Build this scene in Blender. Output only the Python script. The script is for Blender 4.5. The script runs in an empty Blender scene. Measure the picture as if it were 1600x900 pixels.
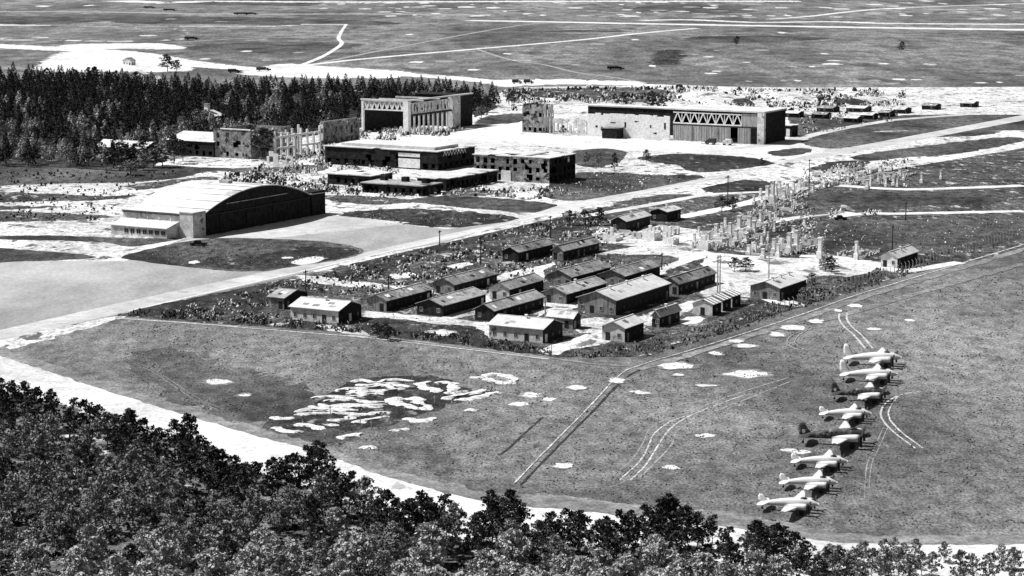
import bpy, bmesh, math, random
from mathutils import Vector, noise
from mathutils.geometry import tessellate_polygon
R = random.Random(7)
rad = math.radians
scene = bpy.context.scene
COL = scene.collection

# ---------------------------------------------------------------- camera, light, exposure
FPX, CAMH = 3500.0, 100.0
PITCH = math.atan(550 / 3500)
CP, SP = math.cos(PITCH), math.sin(PITCH)
cam = bpy.data.cameras.new('camera')
cam_o = bpy.data.objects.new('camera', cam); COL.objects.link(cam_o)
cam.sensor_width = 36; cam.lens = FPX / 1600 * 36
cam.clip_start = 1; cam.clip_end = 60000
cam_o.location = (0, 0, CAMH); cam_o.rotation_euler = (math.pi / 2 - PITCH, 0, 0)
scene.camera = cam_o

SUN_EL = rad(52); SX, SY = -0.985, 0.17
world = bpy.data.worlds.new('World'); scene.world = world; world.use_nodes = True
nt = world.node_tree
bg = nt.nodes['Background']
sky = nt.nodes.new('ShaderNodeTexSky'); sky.sky_type = 'NISHITA'; sky.sun_disc = False
sky.sun_elevation = SUN_EL; sky.sun_rotation = math.atan2(SX, SY)
bw = nt.nodes.new('ShaderNodeRGBToBW')          # black and white film
nt.links.new(sky.outputs[0], bw.inputs[0]); nt.links.new(bw.outputs[0], bg.inputs[0])
bg.inputs[1].default_value = 0.05
sun = bpy.data.lights.new('sun', 'SUN'); sun.energy = 5; sun.angle = rad(0.5); sun.color = (1, 1, 1)
sun_o = bpy.data.objects.new('sun', sun); COL.objects.link(sun_o)
v = Vector((SX * math.cos(SUN_EL), SY * math.cos(SUN_EL), math.sin(SUN_EL)))
sun_o.rotation_euler = v.to_track_quat('Z', 'Y').to_euler()
vs = scene.view_settings
vs.view_transform = 'Standard'; vs.look = 'None'; vs.gamma = 1; vs.use_curve_mapping = False
vs.exposure = 0.55

# ---------------------------------------------------------------- helpers
def G(x, y):                                     # a point of the ground, in metres
    u = (x - 800) / FPX; w = (450 - y) / FPX
    t = CAMH / (SP - w * CP)
    return (u * t, (CP + w * SP) * t)
def PX(X, Y, Z=0):
    dz = Z - CAMH; D = Y * CP - dz * SP; V = Y * SP + dz * CP
    return 800 + FPX * X / D, 450 - FPX * V / D
def mpp(y): return CAMH / (y + 100.0)            # metres per photo pixel at row y
GD = (math.cos(rad(60.5)), math.sin(rad(60.5)))  # the two directions of the airfield's building grid
GE = (-GD[1], GD[0])
def solve_len(p, d, x2):
    X, Y = G(*p); lo, hi = 0.0, 200.0
    s = 1 if PX(X + d[0] * 5, Y + d[1] * 5)[0] > PX(X, Y)[0] else -1
    for _ in range(40):
        m = (lo + hi) / 2
        if (PX(X + d[0] * m, Y + d[1] * m)[0] - x2) * s < 0: lo = m
        else: hi = m
    return lo
def tag(o, label=None, cat=None, group=None, kind=None):
    if label: o['label'] = label
    if cat: o['category'] = cat
    if group: o['group'] = group
    if kind: o['kind'] = kind
    return o
def empty(name, loc, rz=0, label=None, cat=None, group=None):
    o = bpy.data.objects.new(name, None); COL.objects.link(o)
    o.empty_display_size = 0.5
    o.location = loc; o.rotation_euler = (0, 0, rz)
    return tag(o, label, cat, group)
def link(name, me, parent=None, loc=None, rz=None, scale=None):
    o = bpy.data.objects.new(name, me); COL.objects.link(o)
    if parent: o.parent = parent
    if loc is not None: o.location = loc
    if rz is not None: o.rotation_euler = (0, 0, rz)
    if scale is not None: o.scale = scale if hasattr(scale, '__len__') else (scale,) * 3
    return o
def copy_tree(o, parent=None):
    c = o.copy(); COL.objects.link(c)
    if parent: c.parent = parent
    for ch in o.children: copy_tree(ch, c)
    return c
class MB:
    def __init__(s): s.v = []; s.f = []; s.m = []
    def poly(s, pts, mi=0):
        n = len(s.v); s.v += [tuple(p) for p in pts]; s.f.append(tuple(range(n, n + len(pts)))); s.m.append(mi)
    def box(s, x0, x1, y0, y1, z0, z1, mi=0):
        n = len(s.v)
        s.v += [(x0,y0,z0),(x1,y0,z0),(x1,y1,z0),(x0,y1,z0),(x0,y0,z1),(x1,y0,z1),(x1,y1,z1),(x0,y1,z1)]
        for q in ((0,3,2,1),(4,5,6,7),(0,1,5,4),(1,2,6,5),(2,3,7,6),(3,0,4,7)):
            s.f.append(tuple(n + i for i in q)); s.m.append(mi)
    def bar(s, a, b, w, mi=0, w2=None, n=4):
        a = Vector(a); b = Vector(b); d = (b - a).normalized(); w2 = w if w2 is None else w2
        u = d.cross(Vector((0, 0, 1)))
        if u.length < 1e-3: u = Vector((1, 0, 0))
        u.normalize(); t = d.cross(u); k = len(s.v)
        for p, ww in ((a, w), (b, w2)):
            for i in range(n):
                an = 2 * math.pi * (i + .5) / n
                s.v.append(tuple(p + (u * math.cos(an) + t * math.sin(an)) * ww * (.7 if n == 4 else .5)))
        for i in range(n):
            j = (i + 1) % n; s.f.append((k + i, k + j, k + n + j, k + n + i)); s.m.append(mi)
        s.f.append(tuple(k + n + i for i in range(n))); s.m.append(mi)
        s.f.append(tuple(k + i for i in reversed(range(n)))); s.m.append(mi)
    def mesh(s, name, mats):
        me = bpy.data.meshes.new(name); me.from_pydata(s.v, [], s.f)
        for m in (mats if isinstance(mats, (list, tuple)) else [mats]): me.materials.append(m)
        if any(s.m): me.polygons.foreach_set('material_index', s.m)
        me.update(); return me
    def build(s, name, mats, parent=None, **k): return link(name, s.mesh(name, mats), parent, **k)
def smooth(o):
    for p in o.data.polygons: p.use_smooth = True
    return o

# ---------------------------------------------------------------- materials (black and white film: all neutral)
def mat(name, base, amp=0.25, scale=0.5, big=None, fine=None, rough=0.9, blotch=None, stretch=None, spec=0.15, obj=False):
    """base colour varied by up to three noises in metres; blotch = (value, scale, threshold)"""
    m = bpy.data.materials.new(name); m.use_nodes = True
    nt = m.node_tree; N = nt.nodes; L = nt.links
    b = N['Principled BSDF']; b.inputs['Roughness'].default_value = rough
    b.inputs['Specular IOR Level'].default_value = spec
    if obj:
        tc = N.new('ShaderNodeTexCoord'); pos = tc.outputs['Object']
    else:
        g = N.new('ShaderNodeNewGeometry'); pos = g.outputs['Position']
    if stretch:
        mp = N.new('ShaderNodeMapping'); mp.inputs['Scale'].default_value = stretch[:3]
        if len(stretch) > 3: mp.inputs['Rotation'].default_value = (0, 0, stretch[3])
        L.new(pos, mp.inputs[0]); pos = mp.outputs[0]
    def nz(sc, lo, hi, det=4, a=.35, c=.65, w=0):
        n = N.new('ShaderNodeTexNoise'); n.inputs['Scale'].default_value = sc; n.inputs['Detail'].default_value = det
        n.inputs['Roughness'].default_value = .62
        if w: n.inputs['Distortion'].default_value = w
        L.new(pos, n.inputs['Vector'])
        r = N.new('ShaderNodeMapRange'); r.inputs['From Min'].default_value = a; r.inputs['From Max'].default_value = c
        r.inputs['To Min'].default_value = lo; r.inputs['To Max'].default_value = hi
        L.new(n.outputs['Fac'], r.inputs['Value']); return r.outputs[0]
    def mul(x, y):
        k = N.new('ShaderNodeMath'); k.operation = 'MULTIPLY'
        for i, q in enumerate((x, y)):
            if hasattr(q, 'links'): L.new(q, k.inputs[i])
            else: k.inputs[i].default_value = q
        return k.outputs[0]
    val = mul(nz(scale, 1 - amp, 1 + amp), base)
    if big: val = mul(val, nz(big[0], 1 - big[1], 1 + big[1], 5, w=.5))
    if fine: val = mul(val, nz(fine[0], 1 - fine[1], 1 + fine[1], 3))
    if blotch:
        f = nz(blotch[1], 0, 1, 6, blotch[2], blotch[2] + .05, w=.3)
        mx = N.new('ShaderNodeMix'); mx.data_type = 'FLOAT'
        L.new(f, mx.inputs[0]); L.new(val, mx.inputs[2]); 
        L.new(mul(nz(scale * 1.7, 1 - amp, 1 + amp), blotch[0]), mx.inputs[3]); val = mx.outputs[0]
    L.new(val, b.inputs['Base Color'])
    return m
M = {}
M['grass'] = mat('grass_field', .122, .38, .3, big=(.012, .55), fine=(1.9, .55), stretch=(1, .5, 1), blotch=(.075, .10, .62))
M['grass_far'] = mat('grass_far', .125, .45, .06, big=(.006, .5), fine=(.4, .5), blotch=(.075, .02, .56), stretch=(1, .4, 1))
M['scrub'] = mat('scrub_ground', .05, .8, .45, big=(.05, .6), fine=(1.8, .7), blotch=(.30, .22, .58), stretch=(1, .5, 1))
M['dark'] = mat('dark_turf', .025, .8, .4, big=(.06, .6), fine=(1.8, .7), blotch=(.15, .2, .60), stretch=(1, .5, 1))
M['island'] = mat('turf_island', .055, .6, .35, big=(.03, .7), fine=(1.8, .7), stretch=(1, .45, 1))
M['meadow'] = mat('dark_meadow', .075, .45, .3, big=(.03, .5), fine=(1.9, .55), stretch=(1, .5, 1))
M['white'] = mat('crushed_stone', .52, .16, .25, big=(.03, .16), fine=(1.2, .2), blotch=(.30, .12, .62), stretch=(1, .6, 1))
M['rough'] = mat('rubble_ground', .47, .35, .35, big=(.03, .25), fine=(1.0, .4), blotch=(.09, .16, .56), stretch=(1, .6, 1))
M['road'] = mat('concrete_road', .40, .14, .2, big=(.03, .2), fine=(1.2, .12), blotch=(.27, .1, .62))
M['apron'] = mat('old_apron', .27, .12, .1, big=(.02, .28), fine=(1.0, .12), stretch=(1, .35, 1, rad(20)))
M['sand'] = mat('white_sand', .52, .2, .5, fine=(1.8, .3), blotch=(.22, .35, .64))
M['verge'] = mat('dusty_verge', .17, .35, .35, big=(.05, .3), fine=(1.6, .35))
M['spoil'] = mat('spoil', .50, .3, .8, fine=(2.5, .35), blotch=(.16, .5, .62))
M['track'] = mat('wheel_track', .24, .5, .6, fine=(2, .4))
M['tracklight'] = mat('bright_track', .38, .4, .5, fine=(2, .35))
M['trench'] = mat('dark_ditch', .03, .5, .5, fine=(1.5, .4))
M['floor'] = mat('wood_floor', .11, .6, .3, big=(.05, .5), fine=(1.5, .6), blotch=(.5, .13, .60))
M['roofw'] = mat('pale_roof', .50, .14, .6, big=(.05, .16), fine=(2.5, .14), blotch=(.40, .25, .66))
M['roofg'] = mat('grey_roof_felt', .30, .25, .8, big=(.1, .3), fine=(3, .2), blotch=(.13, .35, .60))
M['roofm'] = mat('worn_roof_felt', .20, .4, .9, big=(.12, .45), fine=(3, .3), blotch=(.05, .5, .58))
M['roofp'] = mat('roof_panel_white', .7, .12, .8, fine=(3, .1))
M['timber'] = mat('weathered_timber', .20, .35, 2.2, fine=(6, .3), big=(.3, .3), stretch=(1, 1, .15))
M['timberdk'] = mat('shade_dark_timber', .02, .4, 2.0, fine=(6, .3), stretch=(1, 1, .15))  # near-black base puts shade of unlit hut sides into the colour; doors too
M['render'] = mat('pale_render', .52, .2, .6, big=(.1, .25), fine=(3, .2), blotch=(.14, .32, .60))
M['plaster'] = mat('white_plaster', .70, .16, .8, fine=(3, .2), blotch=(.3, .35, .66))
M['brick'] = mat('grey_brick', .22, .45, .6, big=(.1, .35), fine=(2.0, .4), blotch=(.035, .28, .56))
M['burnt'] = mat('shade_dark_wall', .016, .6, .6, fine=(2, .4), blotch=(.06, .5, .68))  # near-black carries shade on unlit walls; also glazed and gutted parts
M['glass'] = mat('dark_pane', .012, .3, 1, rough=.35, spec=.4)
M['frame'] = mat('window_frame', .45, .1, 2)
M['door'] = mat('door_panel', .30, .25, 1.0, fine=(4, .2), stretch=(1, 1, .1))
M['steel'] = mat('pale_steel', .6, .15, 1)
M['steeldk'] = mat('dark_steel', .04, .4, 1)
M['pole'] = mat('pole_wood', .03, .3, 2)
M['polel'] = mat('pole_pale', .33, .3, 2)
M['silver'] = mat('aircraft_silver', .58, .05, .5, fine=(2.5, .05), rough=.5, spec=.4, obj=True)
M['silverw'] = mat('aircraft_wing', .52, .07, .5, rough=.5, spec=.4, obj=True)
M['camo'] = mat('aircraft_dark_paint', .05, .3, .4, blotch=(.16, .8, .54), rough=.6, obj=True)
M['tyre'] = mat('tyre', .02, .1, 3)
M['bark'] = mat('bark', .10, .3, 3, obj=True)
M['leafd'] = mat('pine_needles', .028, .55, .9, fine=(3, .5), rough=.8)
M['leafm'] = mat('pine_needles_mid', .165, .55, .9, fine=(3, .5), rough=.8)
M['leaf_lightened'] = mat('broadleaf', .34, .5, .9, fine=(3, .45), rough=.8)  # pine leaves lightened in colour to imitate brightening towards the bottom edge
M['conif'] = mat('conifer', .020, .6, .3, fine=(1.5, .5), rough=.85)
M['conifl'] = mat('conifer_grey', .27, .6, .3, fine=(1.5, .5), rough=.85)
M['chunkl'] = mat('pale_rubble', .55, .3, 1)
M['chunkg'] = mat('grey_rubble', .2, .4, 1)
M['chunkd'] = mat('charred_rubble', .025, .4, 1)

# ---------------------------------------------------------------- ground sheets
def spline(pts, closed, k=6):
    n = len(pts); out = []
    rng = range(n if closed else n - 1)
    for i in rng:
        g = (lambda j: pts[j % n]) if closed else (lambda j: pts[max(0, min(n - 1, j))])
        p0, p1, p2, p3 = g(i - 1), g(i), g(i + 1), g(i + 2)
        for q in range(k):
            t = q / k
            out.append(tuple(.5 * ((2 * p1[a]) + (-p0[a] + p2[a]) * t + (2*p0[a]-5*p1[a]+4*p2[a]-p3[a]) * t*t + (-p0[a]+3*p1[a]-3*p2[a]+p3[a]) * t**3) for a in (0, 1)))
    if not closed: out.append(tuple(pts[-1]))
    return out
def dens(pts, closed, step):
    out = []
    n = len(pts)
    for i in range(n if closed else n - 1):
        a, b = pts[i], pts[(i + 1) % n]
        k = max(1, int(math.hypot(b[0]-a[0], b[1]-a[1]) / step))
        for q in range(k): out.append((a[0] + (b[0]-a[0]) * q / k, a[1] + (b[1]-a[1]) * q / k))
    if not closed: out.append(pts[-1])
    return out
LZ = [0.02]
LAY = []
def nextz(gp):
    """height of a new sheet: 4 mm above whatever it overlaps"""
    LZ[0] += .006
    px = [PX(*q) for q in gp[::3]] + [PX(*gp[-1])]
    cells = set()
    for (xa, ya), (xb, yb) in zip(px, px[1:]):
        n = int(max(abs(xb-xa) / 12, abs(yb-ya) / 6)) + 1
        for i in range(n + 1):
            cells.add((int((xa + (xb-xa)*i/n) // 14), int((ya + (yb-ya)*i/n) // 7)))
    xs = [p[0] for p in px]; ys = [p[1] for p in px]
    return px, cells, (min(xs), min(ys), max(xs), max(ys))
def layer(gp, area):
    px, cells, bb = nextz(gp); l = 0
    if area:                                     # fill rows between the outline cells
        rows_ = {}
        for cx, cy in cells: rows_.setdefault(cy, []).append(cx)
        for cy, cl in rows_.items():
            for cx in range(min(cl), max(cl) + 1): cells.add((cx, cy))
    grow = {(cx+i, cy+j) for cx, cy in cells for i in (-1, 0, 1) for j in (-1, 0, 1)}
    for c2, l2 in LAY:
        if l2 > l and not grow.isdisjoint(c2): l = l2
    LAY.append((cells, l + 1)); return .008 + .0025 * (l + 1)
def jit(x, y, a, sc, sd=0.0):
    p = Vector((x / sc, y / sc, sd))
    return x + a * (noise.noise(p) + .5 * noise.noise(p * 2.7)), y + a * 1.4 * (noise.noise(p + Vector((9, 3, 5))) + .5 * noise.noise(p * 2.7 + Vector((2, 7, 1))))
def sheet(name, pts, m, j=1.0, curve=True, ground_pts=False):
    if curve: pts = spline(pts, True)
    gp = pts if ground_pts else [G(*p) for p in dens(pts, True, 5)]
    gp = dens(gp, True, 2.5)
    if j: gp = [jit(x, y, j, 4.0, LZ[0] * 50) for x, y in gp]
    z = layer(gp + gp[:1], True)
    tri = tessellate_polygon([[Vector((x, y, 0)) for x, y in gp]])
    me = bpy.data.meshes.new(name)
    area = sum((gp[i][0]*gp[(i+1) % len(gp)][1]-gp[(i+1) % len(gp)][0]*gp[i][1]) for i in range(len(gp)))
    fs = []
    for a, b, c in tri:
        ar = (gp[b][0]-gp[a][0])*(gp[c][1]-gp[a][1])-(gp[c][0]-gp[a][0])*(gp[b][1]-gp[a][1])
        fs.append((a, b, c) if ar > 0 else (a, c, b))
    me.from_pydata([(x, y, z) for x, y in gp], [], fs); me.materials.append(m)
    return tag(link(name, me), kind='structure')
def strip(name, pts, w, m, j=.4, off=0, mound=0, curve=True):
    """pts in photo pixels down the middle, w metres wide (number or list)"""
    if curve and len(pts) > 2: pts = spline(pts, False)
    g = dens([G(*p) for p in pts], False, (.7 if mound else 3))
    z = layer(g, False); vv = []; ff = []; n = len(g)
    prof = [(-1, 0), (1, 0)] if not mound else [(-1, 0), (-.55, .8), (0, 1), (.55, .8), (1, 0)]
    for i, (x, y) in enumerate(g):
        a = g[max(0, i-1)]; b = g[min(n-1, i+1)]
        dx, dy = b[0]-a[0], b[1]-a[1]; l = math.hypot(dx, dy) or 1; nx, ny = -dy/l, dx/l
        ww = (w[0] + (w[1]-w[0]) * i / max(1, n-1)) if isinstance(w, (list, tuple)) else w
        e = 1
        if mound: e = min(1, .35 + min(i, n-1-i) * .35)
        for s, h in prof:
            o = off + s * ww / 2 * e * (1 + j * (noise.noise(Vector((x/3+s*7, y/3, LZ[0]*99))) + (.9 * noise.noise(Vector((x/.9+s*7, y/.9, 5))) if mound else 0)))
            vv.append((x + nx*o, y + ny*o, z + h * mound * e * (1 + .5 * noise.noise(Vector((x/2, y/2, s)))) if mound else z))
    k = len(prof)
    for i in range(n - 1):
        for q in range(k - 1): ff.append((i*k+q+1, i*k+q, (i+1)*k+q, (i+1)*k+q+1))
    me = bpy.data.meshes.new(name); me.from_pydata(vv, [], ff); me.materials.append(m)
    return tag(link(name, me), kind='structure')
def oval(name, x, y, w, h, m, j=.9):
    X, Y = G(x, y); w *= .9; h *= .85; a = w / 2 * mpp(y); y0 = G(x, y + h/2)[1]; y1 = G(x, y - h/2)[1]; b = (y1 - y0) / 2
    pts = [(X + a * q * math.cos(t*math.pi/18), Y + b * q * math.sin(t*math.pi/18)) for t in range(36) for q in [1 + .38 * noise.noise(Vector((X*.3 + 1.6*math.cos(t*math.pi/18), Y*.3 + 1.6*math.sin(t*math.pi/18), 1)))]]
    if y > 480 and name == 'sand_patch':
        sheet('sand_patch', [(X + (px_-X)*1.35 + .6*noise.noise(Vector((px_, py_, 3))), Y + (py_-Y)*1.3) for px_, py_ in pts], M['verge'], 1.2, False, True)
    return sheet(name, pts, m, min(j, a * .4), False, True)

# base: one sheet to the horizon
gb = MB(); gb.poly([(-9000, -600, 0), (9000, -600, 0), (9000, 16000, 0), (-9000, 16000, 0)])
tag(gb.build('ground', M['grass']), kind='structure')
def poly(name, pts, m, j=1.0, curve=False): return sheet(name, pts, m, j, curve)
# far airfield beyond the wood
poly('far_airfield', [(-400, -55), (2000, -55), (2000, 140), (-400, 140)], M['grass_far'], 0)
far_dark = [[(186,26),(330,26),(480,29),(590,33),(620,38),(500,39),(340,38),(186,36)], [(270,4),(360,0),(500,1),(480,9),(380,8),(300,7)],
 [(560,28),(620,40),(800,44),(880,50),(760,57),(640,54),(560,48)], [(300,72),(400,66),(520,66),(560,72),(470,84),(380,82),(300,78)],
 [(1000,10),(1080,8),(1180,18),(1250,24),(1100,27),(1000,20)], [(860,48),(960,48),(1060,55),(960,62),(860,56)], [(-150,24),(60,26),(190,30),(60,38),(-150,36)],
 [(1080,58),(1200,56),(1300,60),(1200,66),(1090,66)]]
for p in far_dark: sheet('dark_meadow', p, M['island'], 6)
sheet('scorched_meadow', [(1022,86),(1040,78),(1066,80),(1068,92),(1052,104),(1020,106)], M['dark'], 8)
strip('airfield_track', [(-150,20),(0,18),(186,19),(330,22),(600,22),(760,24)], 40, M['track'], .8)
strip('airfield_track', [(186,1),(260,4),(330,2),(480,3),(620,3),(900,2),(1250,2)], 60, M['sand'], .9)
sheet('bare_ground', [(-200,36),(186,42),(262,44),(292,52),(286,61),(200,64),(0,62),(-200,60)], M['white'], 12)
sheet('bare_ground', [(100,70),(186,68),(250,68),(292,74),(270,77),(200,76),(100,78)], M['white'], 6)
strip('airfield_track', [(280,66),(380,60),(460,58),(530,53),(600,52),(740,50),(830,50)], 7, M['track'], .6)
strip('airfield_track', [(470,38),(543,38)], 16, M['white'], .4)
strip('airfield_track', [(280,41),(330,41),(430,41)], 10, M['white'], .6)
strip('airfield_track', [(541,38),(533,50),(529,60),(534,68),(520,79),(500,90),(470,102)], [3.2, 5], M['white'], .3)
strip('airfield_track', [(330,60),(470,53),(525,45)], 3, M['track'], .3)
strip('airfield_road', [(455,105),(520,97),(600,89),(750,76),(900,63),(1000,52),(1090,44)], 9, M['white'], .2)
strip('airfield_road', [(500,98),(590,80),(720,55),(810,40),(860,36)], 5, M['track'], .3)
strip('airfield_road', [(730,32),(850,34),(1000,37),(1415,44),(1800,49)], [32, 46], M['white'], .15)
strip('airfield_road', [(1000,32),(1080,31),(1180,35),(1300,34),(1415,37),(1700,38)], 26, M['white'], .5)
strip('airfield_road', [(1200,30),(1260,26),(1340,17),(1415,12),(1650,4)], 12, M['sand'], .4)
strip('airfield_track', [(745,77),(800,94),(850,101),(900,113),(960,121),(1010,130)], 4, M['track'], .4)
strip('airfield_track', [(800,94),(830,94)], 7, M['white'], .4)
strip('perimeter_road', [(-200,62),(0,72),(120,78),(200,84),(260,94),(330,103),(420,109),(520,111),(600,115),(700,121),(780,128),(900,130),(1010,133),(1150,137)], [60, 16], M['white'], .4)
sheet('bare_ground', [(100,82),(186,84),(240,96),(300,104),(280,112),(186,112),(60,110)], M['white'], 8)
sheet('bare_ground', [(450,100),(520,104),(640,113),(600,122),(480,122),(380,116),(400,106)], M['white'], 8)
sheet('bare_ground', [(760,126),(860,124),(1000,128),(980,134),(860,132),(790,136)], M['sand'], 8)
rr = random.Random(3)
def dash(x, y, w, h): oval('bare_patch', x, y, w*.85, h*.8, M['sand'] if rr.random() < .5 else M['track'], 4)
for x, y, w, h in [(385,80,22,3),(466,82,22,3),(320,92,22,3),(416,94,22,3),(393,41,26,3),(992,62,14,2.5),(635,11,14,2),(700,14,16,2),(728,11,40,3),(770,12,30,3),(655,26,14,2),(610,25,26,2.5),
    (696,96,40,4),(650,97,30,4),(655,106,40,4),(793,84,18,2.5),(840,89,22,3),(890,73,20,3),(934,69,32,4),(886,85,22,3),(899,101,22,3),(1019,103,14,5),(1190,78,28,3),(1085,85,16,3),(1288,84,14,3),
    (1300,100,40,4),(1238,104,18,4),(1269,104,12,3),(1297,109,20,3),(1334,113,22,4),(1332,127,32,4),(1408,98,18,3),(1405,124,26,4),(1395,130,30,3),(1246,126,14,3),(1224,126,12,3),(1170,127,14,3),
    (1330,138,30,3),(740,109,30,3),(640,54,18,2.5),(1120,79,12,2),(1222,51,20,3),(905,52,12,2),(770,128,40,3),(525,93,20,3)]: dash(x, y, w, h)
for i in range(95):
    x = rr.uniform(960, 1800); dash(x, rr.uniform(1, 31), rr.uniform(10, 44), rr.uniform(1.2, 3.2))
for i in range(55): dash(rr.uniform(560, 1000), rr.uniform(3, 26), rr.uniform(8, 34), rr.uniform(1, 2.4))
for i in range(22): dash(rr.uniform(1100, 1750), rr.uniform(82, 133), rr.uniform(10, 30), rr.uniform(1.5, 3))
for i in range(26): dash(rr.uniform(-120, 560), rr.uniform(2, 62), rr.uniform(10, 36), rr.uniform(1.2, 2.6))

# technical site: pale made ground, then the dark turf on it
poly('station_ground', [(-300,262),(100,258),(190,262),(330,240),(560,200),(740,176),(790,140),(820,136),(1010,134),(1250,137),(1800,135),(1800,250),(1500,250),(1415,330),(1250,345),(880,345),(560,420),(420,430),(-300,640)], M['rough'], 1.5)
sheet('scrub_patch', [(-200,240),(100,240),(190,262),(260,258),(330,262),(420,262),(470,262),(400,270),(330,268),(280,278),(200,285),(0,290),(-200,300)], M['island'], 2)
sheet('concrete_apron', [(555,204),(640,208),(740,196),(810,190),(860,206),(1055,222),(1195,228),(1225,222),(1290,232),(1240,248),(1100,240),(1000,236),(960,240),(900,232),(810,226),(760,232),(690,228),(560,224)], M['white'], 1)
sheet('scrub_patch', [(790,140),(860,138),(1010,137),(1060,150),(1000,160),(900,156),(830,152),(800,160)], M['scrub'], 3)
sheet('scrub_patch', [(742,196),(760,182),(815,178),(815,190),(780,194)], M['island'], 2)
for p in ([(900,236),(940,232),(975,236),(978,244),(960,256),(930,262),(900,258),(890,246)],
          [(1000,246),(1060,240),(1110,242),(1170,246),(1212,256),(1180,261),(1120,268),(1080,268),(1055,258),(1010,252)],
          [(840,302),(870,282),(905,270),(960,270),(1020,273),(1100,275),(1060,288),(980,304),(930,312),(880,314)],
          [(1098,296),(1130,287),(1170,281),(1205,285),(1208,292),(1180,300),(1130,304)],
          [(640,312),(700,306),(780,310),(860,318),(870,326),(820,332),(740,326),(660,318)],
          [(530,336),(580,328),(650,326),(740,332),(802,338),(808,344),(770,350),(700,356),(630,350),(570,344)],
          [(960,318),(1020,306),(1080,304),(1100,310),(1050,318),(990,326)],
          [(1240,178),(1340,186),(1415,180),(1600,180),(1800,190),(1800,200),(1500,205),(1380,205),(1290,215),(1220,212),(1235,196)],
          [(1250,222),(1310,210),(1415,205),(1560,205),(1520,213),(1415,216),(1330,230),(1290,232)],
          [(1330,246),(1370,238),(1415,232),(1560,215),(1600,220),(1500,240),(1415,246),(1360,252)],
          [(1270,262),(1310,252),(1355,252),(1345,262),(1290,268)], [(1200,238),(1240,232),(1270,234),(1250,242),(1215,244)]):
    sheet('turf_island', p, M['dark'] if p[0][0] in (1000, 1270, 530, 1098) else M['island'], 2)
strip('station_road', [(1150,232),(1215,224),(1300,204),(1380,190),(1415,186),(1600,172)], 7, M['road'], .2)
for p in ([(-200,300),(0,300),(150,306),(210,304),(180,312),(0,316),(-200,312)], [(-250,336),(-60,330),(120,334),(176,340),(60,346),(-200,350)], [(200,290),(260,282),(330,276),(338,281),(280,288),(230,296)],
          [(-200,312),(0,322),(100,322),(0,328),(-200,324)], [(420,262),(500,258),(506,266),(440,270)], [(690,300),(740,296),(800,300),(760,306),(700,308)], [(505,306),(560,306),(640,312),(600,320),(530,316)]):
    sheet('scrub_patch', p, M['scrub'], 2)
# aprons and the main road
sheet('hangar_apron', [(160,480),(186,412),(290,372),(320,374),(505,336),(560,345),(700,358),(800,346),(820,340),(700,378),(570,402),(440,436),(300,462),(186,492)], M['apron'], 0, False)
poly('hangar_apron', [(-250,410),(186,408),(300,420),(440,434),(186,492),(-250,584)], M['apron'], .3)
poly('hangar_apron', [(280,378),(505,335),(640,348),(600,354),(430,372),(330,384)], M['road'], .6)
poly('main_road', [(-250,590),(186,490),(420,437),(560,405),(700,375),(880,330),(1100,284),(1230,254),(1415,223),(1800,150),(1800,142),(1415,214),(1260,243),(1190,261),(1000,298),(880,319),(800,345),(640,379),(560,397),(400,428),(186,474),(-250,572)], M['road'], .3)
strip('road_kerb_line', [(200,486),(560,404),(880,329),(1230,253)], .8, M['sand'], .2, curve=False)
sheet('turf_island', [(190,402),(230,390),(300,376),(360,372),(440,374),(510,378),(556,386),(568,392),(560,399),(520,408),(470,415),(410,424),(350,423),(300,418),(230,410)], M['island'], .8)
sheet('turf_island', [(330,402),(420,396),(470,386),(548,388),(560,396),(520,406),(470,413),(410,421),(350,420),(320,412)], M['dark'], 1.2)
sheet('turf_island', [(-250,400),(-80,386),(60,392),(150,402),(60,408),(-120,412)], M['island'], .8)
sheet('bare_patch', [(455,410),(480,402),(505,402),(498,409),(470,414)], M['sand'], .6)
oval('bare_patch', 450, 403, 18, 4, M['sand']); oval('bare_patch', 303, 410, 20, 6, M['sand'])
sheet('turf_island', [(-100,372),(150,378),(200,386),(260,378),(282,372),(200,372),(60,368)], M['island'], 1)

# hutted camp
poly('camp_ground', [(186,491),(300,466),(480,429),(560,410),(880,338),(1000,312),(1130,306),(1250,290),(1415,262),(1700,215),(1700,368),(1415,430),(1210,492),(1010,558),(862,556),(600,526),(186,494)], M['scrub'], .8)
sheet('dark_hedge_ground', [(200,490),(300,466),(470,436),(520,446),(440,466),(420,488),(330,490),(240,494)], M['dark'], 1.5)
sheet('dark_hedge_ground', [(490,436),(560,412),(700,380),(850,346),(930,340),(920,356),(800,372),(680,396),(580,430),(520,440)], M['dark'], 1.5)
sheet('dark_hedge_ground', [(560,505),(600,498),(660,505),(760,518),(760,535),(860,545),(900,552),(862,556),(600,524),(560,518)], M['dark'], 1.2)
M['yard'] = mat('trodden_yard', .47, .3, .4, big=(.05, .25), fine=(1.4, .35), blotch=(.12, .13, .565), stretch=(1, .6, 1))
def white(pts, j=.8): sheet('bare_yard', pts, M['yard'], j + .6)
white([(470,430),(560,440),(640,448),(700,452),(680,460),(600,452),(520,446),(470,438)], .8)
white([(560,486),(620,490),(700,498),(745,502),(775,508),(765,530),(745,512),(680,506),(600,497),(562,494)], .6)
white([(495,508),(545,512),(575,522),(570,528),(530,520),(500,514)], .8)
white([(666,518),(690,515),(712,519),(700,525),(672,524)], .4)
white([(780,430),(850,414),(868,410),(850,424),(852,440),(820,446),(760,460),(776,446)], .8)
white([(700,468),(768,452),(768,470),(742,490),(700,500),(690,494),(740,478)], .6)
white([(850,470),(900,460),(905,480),(860,486),(842,496),(846,484)], .6)
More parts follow.
